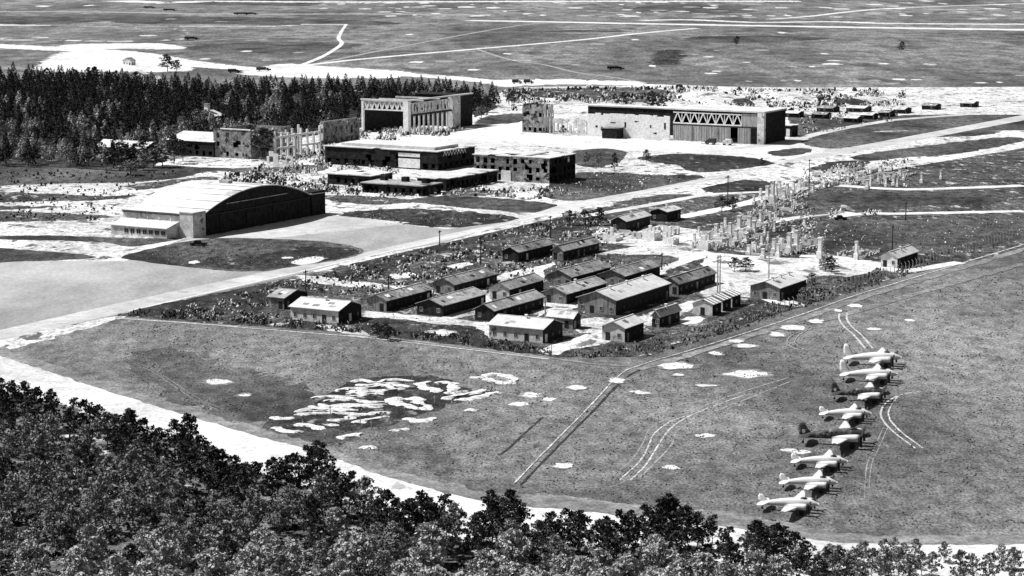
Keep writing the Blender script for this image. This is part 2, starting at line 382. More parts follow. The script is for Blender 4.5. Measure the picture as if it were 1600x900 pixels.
white([(846,546),(900,528),(960,508),(1000,494),(1060,476),(1100,466),(1130,452),(1160,440),(1180,452),(1140,458),(1110,470),(1050,498),(1010,512),(960,532),(900,546),(862,556)], .7)
white([(900,502),(930,496),(960,498),(960,512),(920,520),(898,518)], .5)
white([(1064,500),(1090,492),(1100,502),(1070,507)], .5)
white([(1095,462),(1110,430),(1095,410),(1130,392),(1180,398),(1260,400),(1330,404),(1400,416),(1340,430),(1280,432),(1240,452),(1200,446),(1180,462),(1130,464)], .8)
white([(940,396),(1000,384),(1090,374),(1150,378),(1120,396),(1060,416),(1030,430),(1000,420),(1060,404),(990,398)], .8)
white([(930,378),(940,356),(990,364),(1020,352),(1090,360),(1100,372),(1000,380)], .8)
strip('camp_road', [(1000,430),(1060,410),(1110,394),(1170,374),(1240,352),(1310,338),(1360,334),(1415,334),(1600,330)], 6, M['white'], .25)
sheet('rubble_field', [(1090,384),(1110,372),(1180,350),(1260,338),(1300,342),(1270,372),(1275,402),(1180,400),(1110,394)], M['scrub'], 1)
strip('camp_road', [(980,384),(1080,372),(1180,352),(1260,338),(1330,332)], 5, M['white'], .3)
strip('camp_road', [(1060,340),(1130,326),(1180,314),(1240,298),(1300,290),(1415,296),(1600,290)], 7, M['white'], .35)
strip('camp_road', [(900,340),(960,330),(1040,316),(1110,304),(1200,300)], 5, M['white'], .35)
strip('camp_path', [(1250,400),(1320,404),(1390,420),(1415,424),(1500,410)], 5, M['white'], .3)
strip('camp_path', [(1190,462),(1210,472),(1250,478),(1230,470)], 3, M['white'], .4)
sheet('turf_island', [(1204,327),(1230,321),(1280,321),(1322,329),(1300,335),(1240,336),(1210,334)], M['island'], 1)
sheet('turf_island', [(1240,317),(1275,306),(1330,300),(1415,300),(1560,300),(1560,316),(1415,322),(1340,320),(1270,318)], M['island'], 1.2)
sheet('turf_island', [(1272,350),(1330,344),(1415,344),(1600,340),(1600,372),(1415,398),(1350,400),(1300,398),(1284,378)], M['island'], 1.2)
sheet('turf_island', [(1190,360),(1230,350),(1250,352),(1225,366),(1190,370)], M['dark'], 1)
sheet('turf_island', [(950,416),(990,398),(1060,404),(1020,420),(980,430),(950,432)], M['island'], 1)
sheet('turf_island', [(560,436),(620,420),(720,400),(790,390),(790,408),(740,428),(690,436),(620,444)], M['scrub'], 1)
white([(610,430),(640,426),(650,431),(620,436)], .5); white([(700,416),(730,410),(740,413),(715,420)], .5)

# grass field in front
FP = [(186,497),(300,505),(450,515),(600,528),(700,540),(860,560),(930,569),(1000,573)]
strip('field_path', FP, 1.6, M['verge'], .6)
strip('field_path', [(186,497),(300,505),(500,521),(600,530),(860,561)], .9, M['tracklight'], .5, off=-.6)
sheet('dark_meadow', [(200,560),(260,545),(330,560),(420,590),(470,600),(520,640),(560,690),(460,690),(400,664),(300,636),(230,600)], M['meadow'], 5)
sheet('dark_meadow', [(600,694),(660,700),(720,720),(700,735),(640,722),(590,706)], M['meadow'], 4)
strip('ditch', [(806,758),(860,702),(920,642),(972,590),(1010,572)], [.4, .6], M['trench'], .8, off=-.9)
strip('field_path', [(803,756),(857,700),(917,640),(966,588),(1000,571),(1110,538),(1240,496),(1330,464),(1415,438),(1700,352)], [.3, .7], M['tracklight'], .9)
strip('field_path', [(1000,578),(1110,545),(1240,503),(1330,471),(1415,445),(1700,360)], 3, M['verge'], .9)
strip('ditch', [(780,712),(800,696),(830,668),(848,652)], .7, M['trench'], .4)
strip('field_path', [(1290,500),(1340,486),(1415,464),(1600,412)], 3, M['verge'], .6)
for o, pp in ((0, [(958,742),(985,720),(1003,695),(1015,670),(1035,658),(1060,650),(1100,634)]), (1, [(968,750),(1000,720),(1013,697),(1022,678),(1045,660),(1070,650)]),
    (2, [(985,750),(1008,728),(1022,706),(1032,690),(1045,672),(1066,656),(1100,640),(1160,618)]), (3, [(1000,746),(1020,726),(1040,706),(1052,690),(1058,674),(1080,660),(1110,646),(1170,622),(1235,596)]),
    (4, [(940,764),(965,757),(985,748),(1010,740)]), (5, [(1060,650),(1100,634),(1160,612),(1232,590)])):
    strip('wheel_track', pp, [.2, .3] if o in (0, 4) else .34, M['tracklight'] if o in (1, 2) else M['track'], .8)
for k in (0, 1):
    s = k * 12
    strip('wheel_track', [(1312+s,490),(1311+s,498),(1318+s,510),(1334+s,524),(1352+s,545)], .5, M['tracklight'], .5)
    strip('wheel_track', [(1440,612),(1410,616),(1386+s*.8,628),(1376+s,645),(1382+s,660),(1400+s,678),(1430+s,700)], .42, M['tracklight'], .5)
    strip('wheel_track', [(1312,508),(1270,514),(1238+s*.9,524),(1230+s,536),(1244+s,546),(1262+s,548)], .32, M['track'], .8)
    strip('wheel_track', [(1380+s*.6,668),(1366+s*.6,700),(1354+s*.6,730),(1350+s*.6,790)], .2, M['verge'], .9)
strip('wheel_track', [(190,560),(240,582),(300,622),(340,640)], .2, M['verge'], .9); strip('wheel_track', [(186,556),(244,580),(306,620),(350,640)], .2, M['verge'], .9)
strip('wheel_track', [(1140,662),(1160,668),(1200,672)], .4, M['track'], .4)
for x, y, w, h in [(340,596,46,8),(382,618,22,5),(1168,584,70,13),(1100,680,38,8),(880,728,36,9),(1048,730,30,7),(1002,613,34,6),(903,606,34,9),(965,595,28,9),(1056,572,60,12),(832,617,36,8),(856,624,26,6),
    (810,631,30,6),(1150,533,24,6),(1213,523,28,7),(1238,512,42,9),(1275,502,28,7),(1165,541,34,6),(1365,514,24,4),(573,699,30,7),(1118,552,22,6),(1310,486,14,4),(1336,478,22,7),(690,520,40,6),(1060,586,20,4),(1105,603,36,3),(1420,500,18,4)]:
    oval('sand_patch', x, y, w, h, M['sand'], .8)
# spoil banks of the slit trenches
def sp(l): return [(400 + x / 4, 560 + y / 4) for x, y in l]
sheet('trench_scars', [(430,655),(500,628),(545,600),(610,588),(690,590),(720,606),(780,612),(700,632),(650,650),(600,664),(510,672),(440,672)], M['dark'], 3)
banks = [([(1090,145),(1035,162),(1060,186),(1135,195),(1095,212)], 3.2), ([(1120,155),(1190,150),(1240,180),(1215,212),(1178,222)], 3.4), ([(910,245),(855,262),(905,290),(965,300),(1000,322)], 3.2),
 ([(950,262),(1005,250),(1030,285),(1080,303),(1025,322)], 3.4), ([(1168,258),(1250,236),(1400,210),(1440,208)], 2.8), ([(1240,266),(1350,252),(1480,222),(1530,214)], 3.0), ([(1425,112),(1480,100),(1560,108),(1610,132),(1590,152),(1500,150),(1440,125)], 3.4),
 ([(590,150),(660,134),(750,155),(830,135),(990,142)], 2.0), ([(490,208),(560,190),(700,187),(850,165),(960,180)], 2.4), ([(560,212),(700,205),(850,197),(930,188)], 2.0), ([(340,252),(450,238),(560,242),(690,232)], 2.2),
 ([(390,285),(450,303),(560,292),(700,296),(820,292)], 2.4), ([(460,268),(600,262),(700,274),(830,276)], 2.2), ([(245,338),(320,320),(450,320),(640,325)], 2.2), ([(235,355),(400,345),(520,348),(640,345)], 2.4),
 ([(440,388),(540,385),(620,366)], 2.2), ([(600,405),(700,388),(830,364)], 2.8), ([(90,370),(160,378),(240,372)], 2.6), ([(112,430),(180,455),(300,460)], 3.0), ([(235,418),(330,420),(430,445)], 3.0), ([(500,496),(600,488),(660,468)], 4.0),
 ([(645,560),(750,555)], 4.0), ([(940,372),(1000,394),(1060,388),(1130,372)], 3.2), ([(1300,330),(1390,318)], 2.6), ([(420,418),(520,420)], 2.0), ([(830,455),(900,448),(960,440)], 1.8), ([(740,170),(800,172),(870,190)], 1.8), ([(620,165),(700,170),(790,160),(900,155)], 2.0), ([(560,225),(680,218),(800,212)], 2.0), ([(420,270),(520,255),(640,252)], 2.0), ([(480,312),(600,306),(720,308),(800,304)], 2.0), ([(330,335),(440,332),(560,334)], 1.8), ([(560,372),(640,356),(740,350)], 2.0), ([(330,300),(400,312),(470,310)], 2.0), ([(700,345),(780,340),(840,345)], 1.8), ([(640,228),(720,226),(800,224)], 1.8), ([(1330,122),(1400,120),(1450,118)], 1.8), ([(1180,222),(1260,215),(1330,204)], 1.6)]
for i, (pl, w) in enumerate(banks):
    o = strip('spoil_bank', sp(pl), w * .72, M['spoil'], 1.1, mound=.3)
    del o['kind']
    big = 'curled ' if i in (0, 1, 2, 3, 6) else 'long thin ' if w < 2.5 else 'short thick '
    X_, Y_ = pl[0]; where = ('left' if X_ < 380 else 'middle' if X_ < 800 else 'right') + (' near' if Y_ > 330 else ' central' if Y_ > 215 else ' far')
    tag(o, 'low ' + big + 'bank of white spoil in the ' + where + ' part of the trench scars', 'spoil bank', 'white spoil banks, ' + where + ' part')
# the pale road between meadow and wood
poly('dusty_verge', [(-250,470),(0,540),(186,606),(300,640),(400,669),(500,696),(600,731),(700,756),(760,770),(860,772),(1000,790),(1150,800),(1300,832),(1415,838),(1700,835),(1700,1100),(-250,1100)], M['verge'], 1.5)
poly('gravel_road', [(-250,490),(0,556),(186,618),(300,652),(400,681),(500,708),(600,744),(700,771),(760,784),(900,800),(1050,812),(1280,846),(1340,850),(1415,852),(1700,850),(1700,960),(1200,960),(1000,880),(700,850),(560,790),(400,745),(186,690),(0,630),(-250,560)], M['white'], .7)
poly('wood_floor', [(-250,548),(0,608),(186,662),(300,700),(400,738),(560,792),(700,840),(850,850),(1000,860),(1150,880),(1280,925),(1300,1150),(-250,1150)], M['floor'], 2)

# ---------------------------------------------------------------- scattered debris and bushes that nobody could count
def chunk(mb, x, y, z, s, hf, mi=0, rr=R):
    n = len(mb.v); a = rr.uniform(0, 6.28); ca, sa = math.cos(a), math.sin(a)
    sx, sy, sz = s * rr.uniform(.5, 1.2), s * rr.uniform(.4, .9), s * hf * rr.uniform(.4, 1.2)
    for px, py, pz in ((-1,-1,-.1),(1,-1,-.1),(1,1,-.1),(-1,1,-.1),(-.6,-.4,.8),(.5,-.6,1),(.6,.5,.7),(-.5,.6,1)):
        px *= sx * rr.uniform(.6, 1.1) / 2; py *= sy * rr.uniform(.6, 1.1) / 2
        mb.v.append((x + px*ca - py*sa, y + px*sa + py*ca, z + pz * sz))
    for q in ((4,5,6,7),(0,1,5,4),(1,2,6,5),(2,3,7,6),(3,0,4,7)):
        mb.f.append(tuple(n + i for i in q)); mb.m.append(mi)
def inside(x, y, pl):
    c = False; n = len(pl); j = n - 1
    for i in range(n):
        if (pl[i][1] > y) != (pl[j][1] > y) and x < (pl[j][0]-pl[i][0]) * (y-pl[i][1]) / (pl[j][1]-pl[i][1]) + pl[i][0]: c = not c
        j = i
    return c
def scatter(name, label, cat, pl, n, s0, s1, mats, hf=.6, seed=1):
    rr = random.Random(seed); mb = MB()
    xs = [p[0] for p in pl]; ys = [p[1] for p in pl]; k = 0; t = 0
    while k < n and t < n * 20:
        t += 1
        x, y = rr.uniform(min(xs), max(xs)), rr.uniform(min(ys), max(ys))
        if not inside(x, y, pl): continue
        if noise.noise(Vector((x / 26, y / 10, seed))) < rr.uniform(-.22, .30): continue
        X, Y = G(x, y); chunk(mb, X, Y, .03, (s0 + (s1-s0) * 1.25 * rr.random() ** 1.8) * mpp(y), hf, rr.randrange(len(mats)), rr); k += 1
    o = mb.build(name, mats); return tag(o, label, cat, kind='stuff')
CL, CG, CD = M['chunkl'], M['chunkg'], M['chunkd']
scatter('scrub_bushes', 'low dark scrub bushes strewn over the hut camp ground', 'bushes', [(240,488),(480,434),(560,412),(880,342),(960,344),(940,410),(1060,410),(1000,430),(860,440),(700,470),(560,470),(470,450),(420,470),(440,500),(600,522),(300,496)], 4200, 1.5, 6, [CD, CD, CL, CG], .7, 2)
scatter('rubble', 'pale debris littering the ground around the huts', 'rubble', [(440,440),(880,345),(1060,350),(1060,420),(860,540),(560,520),(470,500)], 1500, 1, 4, [CL, CG], .4, 3)
scatter('rubble', 'pale and charred rubble around the burnt out office blocks', 'rubble', [(400,262),(450,235),(560,226),(660,290),(900,296),(860,312),(700,305),(560,310),(500,300),(350,288)], 3200, 1.5, 6, [CL, CL, CD, CG], .8, 4)
scatter('rubble', 'pale broken masonry strewn among the standing chimneys', 'rubble', [(1090,380),(1160,340),(1185,312),(1260,262),(1420,245),(1420,292),(1290,290),(1240,325),(1420,330),(1300,345),(1280,400),(1180,400)], 2400, 1.5, 5, [CL, CL, CG, CD], .7, 5)
scatter('rubble', 'mixed debris behind the wrecked hangars', 'rubble', [(780,141),(1010,136),(1250,140),(1415,142),(1415,165),(1210,170),(1050,166),(860,160),(800,175)], 3200, 2, 6, [CL, CL, CD, CD, CG], .8, 6)
scatter('rubble', 'white and dark wreckage on the floor of the shattered hangars', 'rubble', [(420,240),(500,225),(560,205),(640,200),(730,200),(700,212),(560,225),(500,260),(440,262)], 1600, 2, 6, [CL, CL, CG, CD], .9, 7)
scatter('rubble', 'charred wreckage heap along the road behind the arched hangar', 'rubble', [(338,272),(400,270),(480,285),(520,292),(570,300),(560,306),(480,298),(400,290),(345,288)], 900, 2, 6, [CD, CD, CD, CL], .9, 8)
scatter('scrub_bushes', 'dark tufts on the turf islands between the roads', 'bushes', [(540,336),(640,327),(800,338),(700,354),(600,350)], 350, 1.5, 4, [CD, CG], .5, 9)
scatter('scrub_bushes', 'dark tufts and spoil on the turf east of the workshops', 'bushes', [(845,302),(900,270),(1090,275),(950,310)], 420, 1.5, 4.5, [CD, CG, CL], .5, 10)
scatter('scrub_bushes', 'dark tufts on the oval turf island in front of the arched hangar', 'bushes', [(200,402),(330,376),(560,390),(470,413),(380,422),(240,410)], 600, 1.2, 3.5, [CD, CG], .5, 11)
scatter('scrub_bushes', 'dark hedge bushes along the edge of the camp above the meadow', 'bushes', [(200,488),(300,484),(450,500),(600,516),(760,530),(860,546),(862,556),(600,524),(400,508),(200,494)], 1500, 2, 6, [CD, M['leafd'], CD, CG], .9, 12)
scatter('scrub_bushes', 'scrubby bushes tangled along the wire fence of the camp', 'bushes', [(880,552),(1000,538),(1100,512),(1240,462),(1300,442),(1415,408),(1500,390),(1415,432),(1240,488),(1100,532),(1010,557),(920,560)], 1400, 1.5, 5, [CG, CD, M['leafd'], M['leafm']], .9, 13)
scatter('grass_tufts', 'rough tussocks of grass all over the meadow', 'grass', [(186,500),(860,566),(1010,580),(1415,450),(1600,400),(1600,830),(1300,825),(760,765),(200,604),(190,505)], 15000, 1.0, 3.6, [M['island'], M['dark'], M['verge'], M['grass'], M['grass']], .4, 14)
scatter('scrub_bushes', 'scattered bushes on the pale ground left of the arched hangar', 'bushes', [(-100,262),(190,270),(330,268),(260,285),(190,310),(170,345),(-100,350)], 900, 1.5, 5, [CD, CD, CG, M['leafd']], .8, 17)
scatter('rubble', 'pale rubble banks among the far huts on the right', 'rubble', [(1210,165),(1415,160),(1415,185),(1300,205),(1215,215)], 500, 1.5, 5, [CL, CD, CG], .6, 15)
scatter('scrub_bushes', 'scrub and litter right of the camp road', 'bushes', [(1270,350),(1600,340),(1600,390),(1415,400),(1290,400)], 500, 1.5, 4, [CG, CD, CL], .6, 16)

# ---------------------------------------------------------------- building kit (local x = away right, local y = away left)
WIN = {}
def win_mesh(w, h, wall, fm):
    k = (round(w, 2), round(h, 2), wall, fm)
    if k not in WIN:
        mb = MB(); t = .07
        def b(a0, a1, z0, z1, d0, d1, mi):
            if wall == 'x': mb.box(-d1, -d0, a0, a1, z0, z1, mi)
            else: mb.box(a0, a1, -d1, -d0, z0, z1, mi)
        f = .09
        b(-w/2+f, w/2-f, f, h-f, .005, .03, 0)
        for a0, a1, z0, z1 in ((-w/2, -w/2+f, 0, h), (w/2-f, w/2, 0, h), (-w/2+f, w/2-f, 0, f), (-w/2+f, w/2-f, h-f, h)): b(a0, a1, z0, z1, .005, t, 1)
        b(-.035, .035, f, h-f, .03, .055, 1)
        WIN[k] = mb.mesh('window', [M['glass'], M[fm]])
    return WIN[k]
def window(root, wall, a, z, w=1.1, h=1.2, fm='frame', name='window'):
    loc = (0, a, z) if wall == 'x' else (a, 0, z)
    return link(name, win_mesh(w, h, wall, fm), root, loc)
def door(root, wall, a, w=1.2, h=2.1, m='door', z=.05):
    mb = MB()
    if wall == 'x': mb.box(-.06, -.003, a-w/2, a+w/2, z, z+h)
    else: mb.box(a-w/2, a+w/2, -.06, -.003, z, z+h)
    return mb.build('door', M[m], root)
def gable_roof(root, L1, L2, h, rise, axis, m, over=.45, t=.16):
    mb = MB()
    if axis == 'd': W, L = L2, L1
    else: W, L = L1, L2
    def P(a, b, z): return (b, a, z) if axis == 'd' else (a, b, z)        # a across, b along
    sl = rise / (W / 2)
    zr, ze = h + rise + .03, h - over * sl + .03
    rr = random.Random(int(L * 100))
    n = max(2, int(L / 3))
    for i in range(n):
        b0 = -over + (L + 2*over) * i / n; b1 = -over + (L + 2*over) * (i+1) / n
        for side in (0, 1):
            e = -over if side == 0 else W + over
            for (q0, q1) in (((e, ze), (W/2, zr)),):
                p = [P(q0[0], b0, q0[1]), P(q1[0], b0, q1[1]), P(q1[0], b1, q1[1]), P(q0[0], b1, q0[1])]
                up = [(x, y, z + t) for x, y, z in p]
                ca = (Vector(up[1])-Vector(up[0])).cross(Vector(up[2])-Vector(up[0])).z
                if ca < 0: p = p[::-1]; up = up[::-1]
                mb.poly(up); mb.poly(p[::-1])
                for k in range(4):
                    k2 = (k+1) % 4; mb.poly([p[k], p[k2], up[k2], up[k]])
    return mb.build('roof', m, root)
def flat_roof(root, L1, L2, h, m, over=.5, t=.35, fall=.07):
    mb = MB(); rr = random.Random(int(L1 * 10 + L2)); nx, ny = max(2, int(L1 / 3)), max(3, int(L2 / 3.5))
    for i in range(nx):
        for j in range(ny):
            if rr.random() < fall: continue
            x0, x1 = -over + (L1+2*over)*i/nx, -over + (L1+2*over)*(i+1)/nx; y0, y1 = -over + (L2+2*over)*j/ny, -over + (L2+2*over)*(j+1)/ny
            if i == 0: x0 += rr.random() ** 3 * .9
            if j == 0: y0 += rr.random() ** 3 * .9
            mb.box(x0, x1, y0, y1, h+.01, h+t+rr.uniform(-.04, .04))
    return mb.build('roof', m, root)
def gable_walls(root, L1, L2, h, rise, axis, mats, name='walls'):
    """mats: [long, gable]"""
    mb = MB()
    if axis == 'd':
        mb.poly([(0,0,0),(L1,0,0),(L1,0,h),(0,0,h)], 0); mb.poly([(L1,L2,0),(0,L2,0),(0,L2,h),(L1,L2,h)], 0)
        mb.poly([(0,L2,0),(0,0,0),(0,0,h),(0,L2/2,h+rise),(0,L2,h)], 1); mb.poly([(L1,0,0),(L1,L2,0),(L1,L2,h),(L1,L2/2,h+rise),(L1,0,h)], 1)
    else:
        mb.poly([(0,L2,0),(0,0,0),(0,0,h),(0,L2,h)], 0); mb.poly([(L1,0,0),(L1,L2,0),(L1,L2,h),(L1,0,h)], 0)
        mb.poly([(0,0,0),(L1,0,0),(L1,0,h),(L1/2,0,h+rise),(0,0,h)], 1); mb.poly([(L1,L2,0),(0,L2,0),(0,L2,h),(L1/2,L2,h+rise),(L1,L2,h)], 1)
    return mb.build(name, mats, root)
YAW = math.atan2(GD[1], GD[0])
def root_at(name, p, label, cat, group=None, yaw=YAW):
    X, Y = G(*p); return empty(name, (X, Y, 0), yaw, label, cat, group)
def pipe(root, x, y, z, h=1.1, m='plaster', r=.28, name='chimney'):
    mb = MB(); mb.box(x-r, x+r, y-r, y+r, z, z+h); mb.box(x-r*1.3, x+r*1.3, y-r*1.3, y+r*1.3, z+h+.002, z+h+.14)
    return mb.build(name, M[m], root)
def hut(name, p, x2, xl, axis, h, rise, roof, long_m, gable_m, label, group='wooden huts of the camp', chim=1, doors=True, seed=0, wx=True, wy=True):
    rr = random.Random(seed + int(p[0]))
    L1 = solve_len(p, GD, x2); L2 = solve_len(p, GE, xl)
    r = root_at(name, p, label, 'hut', group); r.rotation_euler[2] += rad(rr.uniform(-1.2, 1.2))
    gable_walls(r, L1, L2, h, rise, axis, [M[long_m], M[gable_m]])
    gable_roof(r, L1, L2, h, rise, axis, M[roof])
    z = .95
    if wx:
        n = max(2, int(L2 / 2.6)); dn = rr.randrange(n) if doors else -1
        for i in range(n):
            a = L2 * (i + .5) / n
            if i == dn: door(r, 'x', a, m='timberdk')
            else: window(r, 'x', a, z, 1.0, 1.25, 'frame')
    if wy:
        n = max(2, int(L1 / 3.4)); dn = rr.randrange(n)
        for i in range(n):
            a = L1 * (i + .5) / n
            if i == dn: door(r, 'y', a, m='roofp' if rr.random() < .3 else 'timber')
            else: window(r, 'y', a, z, 1.0, 1.1, 'timberdk')  # frames on the shaded side darkened like its wall
    for i in range(chim):
        if axis == 'd': pipe(r, L1 * (i + .6) / (chim + .3), L2 * .42, h + rise * .75, 1.2)
        else: pipe(r, L1 * .42, L2 * (i + .6) / (chim + .3), h + rise * .75, 1.2)
    for q in range(rr.randint(2, 4)):               # tarred felt patches, tiny stacks of wood, steps
        if axis == 'd':
            a = rr.uniform(1, L1-3); u0 = rr.uniform(.1, .5) * L2/2; sl = rise/(L2/2); w_ = rr.uniform(.8, 2.2); t0 = .205
            pm_ = MB(); pm_.poly([(a, u0, h+sl*u0+t0), (a+w_, u0, h+sl*u0+t0), (a+w_, u0+1.2, h+sl*(u0+1.2)+t0), (a, u0+1.2, h+sl*(u0+1.2)+t0)])
        else:
            a = rr.uniform(1, L2-3); u0 = rr.uniform(.1, .5) * L1/2; sl = rise/(L1/2); w_ = rr.uniform(.8, 2.2); t0 = .205
            pm_ = MB(); pm_.poly([(u0, a+w_, h+sl*u0+t0), (u0, a, h+sl*u0+t0), (u0+1.2, a, h+sl*(u0+1.2)+t0), (u0+1.2, a+w_, h+sl*(u0+1.2)+t0)])
        pm_.build('roof_patch', M[rr.choice(['roofm', 'chunkd', 'roofp'] if roof != 'roofw' else ['roofm', 'roofg'])], r)
    # ridge cap
    mb = MB()
    if axis == 'd': mb.box(-.4, L1+.4, L2/2-.18, L2/2+.18, h+rise+.20, h+rise+.27)
    else: mb.box(L1/2-.18, L1/2+.18, -.4, L2+.4, h+rise+.20, h+rise+.27)
    mb.build('ridge_cap', M['roofg' if roof != 'roofw' else 'roofw'], r)
    return r
HUTS = [
 ((710,461),776,676,'d',3.0,1.5,'roofm','timberdk','timber','dark roofed hut, leftmost long one of the rows across the camp',0),
 ((796,469),851,765,'d',3.1,1.5,'roofm','timberdk','render','hut with dark patchy roof and pale gable in the second row from the left',0),
 ((692,495),760,652,'d',3.0,1.4,'roofg','timberdk','timberdk','low grey roofed hut behind the light path, left of the one with dark gable',0),
 ((772,503),849,742,'d',3.0,1.5,'roofg','timberdk','timberdk','grey roofed hut with dark gable directly behind the white roofed one nearest the meadow',0),
 ((893,450),951,853,'d',3.2,1.7,'roofm','timberdk','timber','mottled roof hut with plank gable, behind the pale roofed hut in mid camp',0),
 ((885,476),945,848,'d',3.0,1.5,'roofg','timberdk','timber','pale grey roofed hut with plank gable left of the biggest hut',1),
 ((962,493),1048,903,'d',4.1,2.0,'roofw','timberdk','timber','biggest hut of the camp, long white roof with vents and a row of gable windows',3),
 ((976,448),1032,936,'d',3.1,1.5,'roofm','timberdk','timber','worn dark roof hut right behind the biggest hut',0),
 ((1060,461),1117,1034,'d',3.2,1.6,'roofm','timberdk','timber','dark blotched roof hut right of the biggest hut beside the white yard',0),
 ((810,410),863,785,'d',3.2,1.4,'roofm','timberdk','timberdk','black walled hut with torn dark roof at the back of the camp',0),
 ((880,407),934,863,'d',3.1,1.4,'roofg','timberdk','timber','narrow hut with light roof beside the black walled one at the back',0),
 ((978,362),1017,955,'d',3.6,1.4,'roofw','timberdk','timberdk','white roofed hut with chimney beside the main road behind the camp',1),
 ((1042,347),1063,1016,'d',3.6,1.0,'roofw','timberdk','timberdk','square white roofed hut near the main road, black walls',1),
 ((1218,470),1259,1172,'d',3.6,1.5,'roofw','timberdk','timber','hut with littered white roof and two chimneys beside the wire fence',3),
 ((1402,419),1432,1376,'d',3.2,1.5,'roofw','timberdk','render','hut with white roof and pale gable at the right end of the white yard',1),
 ((604,487),675,573,'d',3.0,1.4,'roofm','timberdk','timber','long dark hut with scrub coloured roof left of the camp behind the path',0),
 ((976,535),1007,941,'d',3.6,1.4,'roofw','timberdk','render','small hut with pale scarred gable nearest the wire fence corner',0),
 ((1030,512),1061,1019,'d',3.2,1.2,'roofw','timberdk','timber','tiny white roofed hut alone on the grass before the big hut',1),
 ((848,537),880,765,'e',3.6,1.6,'roofw','timberdk','timberdk','white roofed hut with windowed long side nearest the meadow',1),
 ((895,515),907,855,'e',3.0,1.3,'roofw','timberdk','timberdk','small white roofed shed squeezed behind the hut nearest the meadow',0),
 ((529,507),566,455,'e',3.6,1.6,'roofw','timberdk','timberdk','white roofed hut with chimney standing apart at the left of the camp',1),
 ((444,484),480,420,'e',3.2,1.4,'roofg','timberdk','timberdk','small grey roofed hut half hidden behind the leftmost white roofed one',0)]
for i, (p, x2, xl, ax, h, rs, rf, lm, gm, lab, ch) in enumerate(HUTS):
    if ax == 'e': lm = 'render' if i in (18, 20) else 'timber'  # lit side pale, shaded side dark: light put into wall colours
    hut('barrack_hut', p, x2, xl, ax, h, rs, M and rf, lm, gm, lab, chim=ch, seed=i)
# row of three joined latrine sheds
for k, (p, x2, lab) in enumerate((((1113,494),1128,'front striped roof shed of the stepped row of three by the fence'), ((1129,487),1143,'middle striped roof shed of the stepped row of three'), ((1144,481),1158,'rear striped roof shed of the stepped row of three'))):
    L1 = solve_len(p, GD, x2) ; L2 = 5.8
    r = root_at('stepped_shed', p, lab, 'shed', 'stepped sheds by the fence')
    gable_walls(r, L1*.93, L2, 3.0, 1.1, 'd', [M['timberdk'], M['render']]); gable_roof(r, L1*.93, L2, 3.0, 1.1, 'd', M['roofm'], .25)
    mb = MB()
    for j in range(3):
        x = L1 * (.05 + j * .32)
        mb.poly([(x, -.27, 3.12), (x+L1*.16, -.27, 3.12), (x+L1*.16, L2/2, 4.32), (x, L2/2, 4.32)])
    mb.build('roof_batten', M['roofp'], r); door(r, 'x', 2.9, m='timberdk'); window(r, 'y', L1*.45, 1, .8, .8)

M['roofh'] = mat('hangar_roof', .52, .12, .35, big=(.05, .14), fine=(2.5, .12), blotch=(.33, .10, .60))
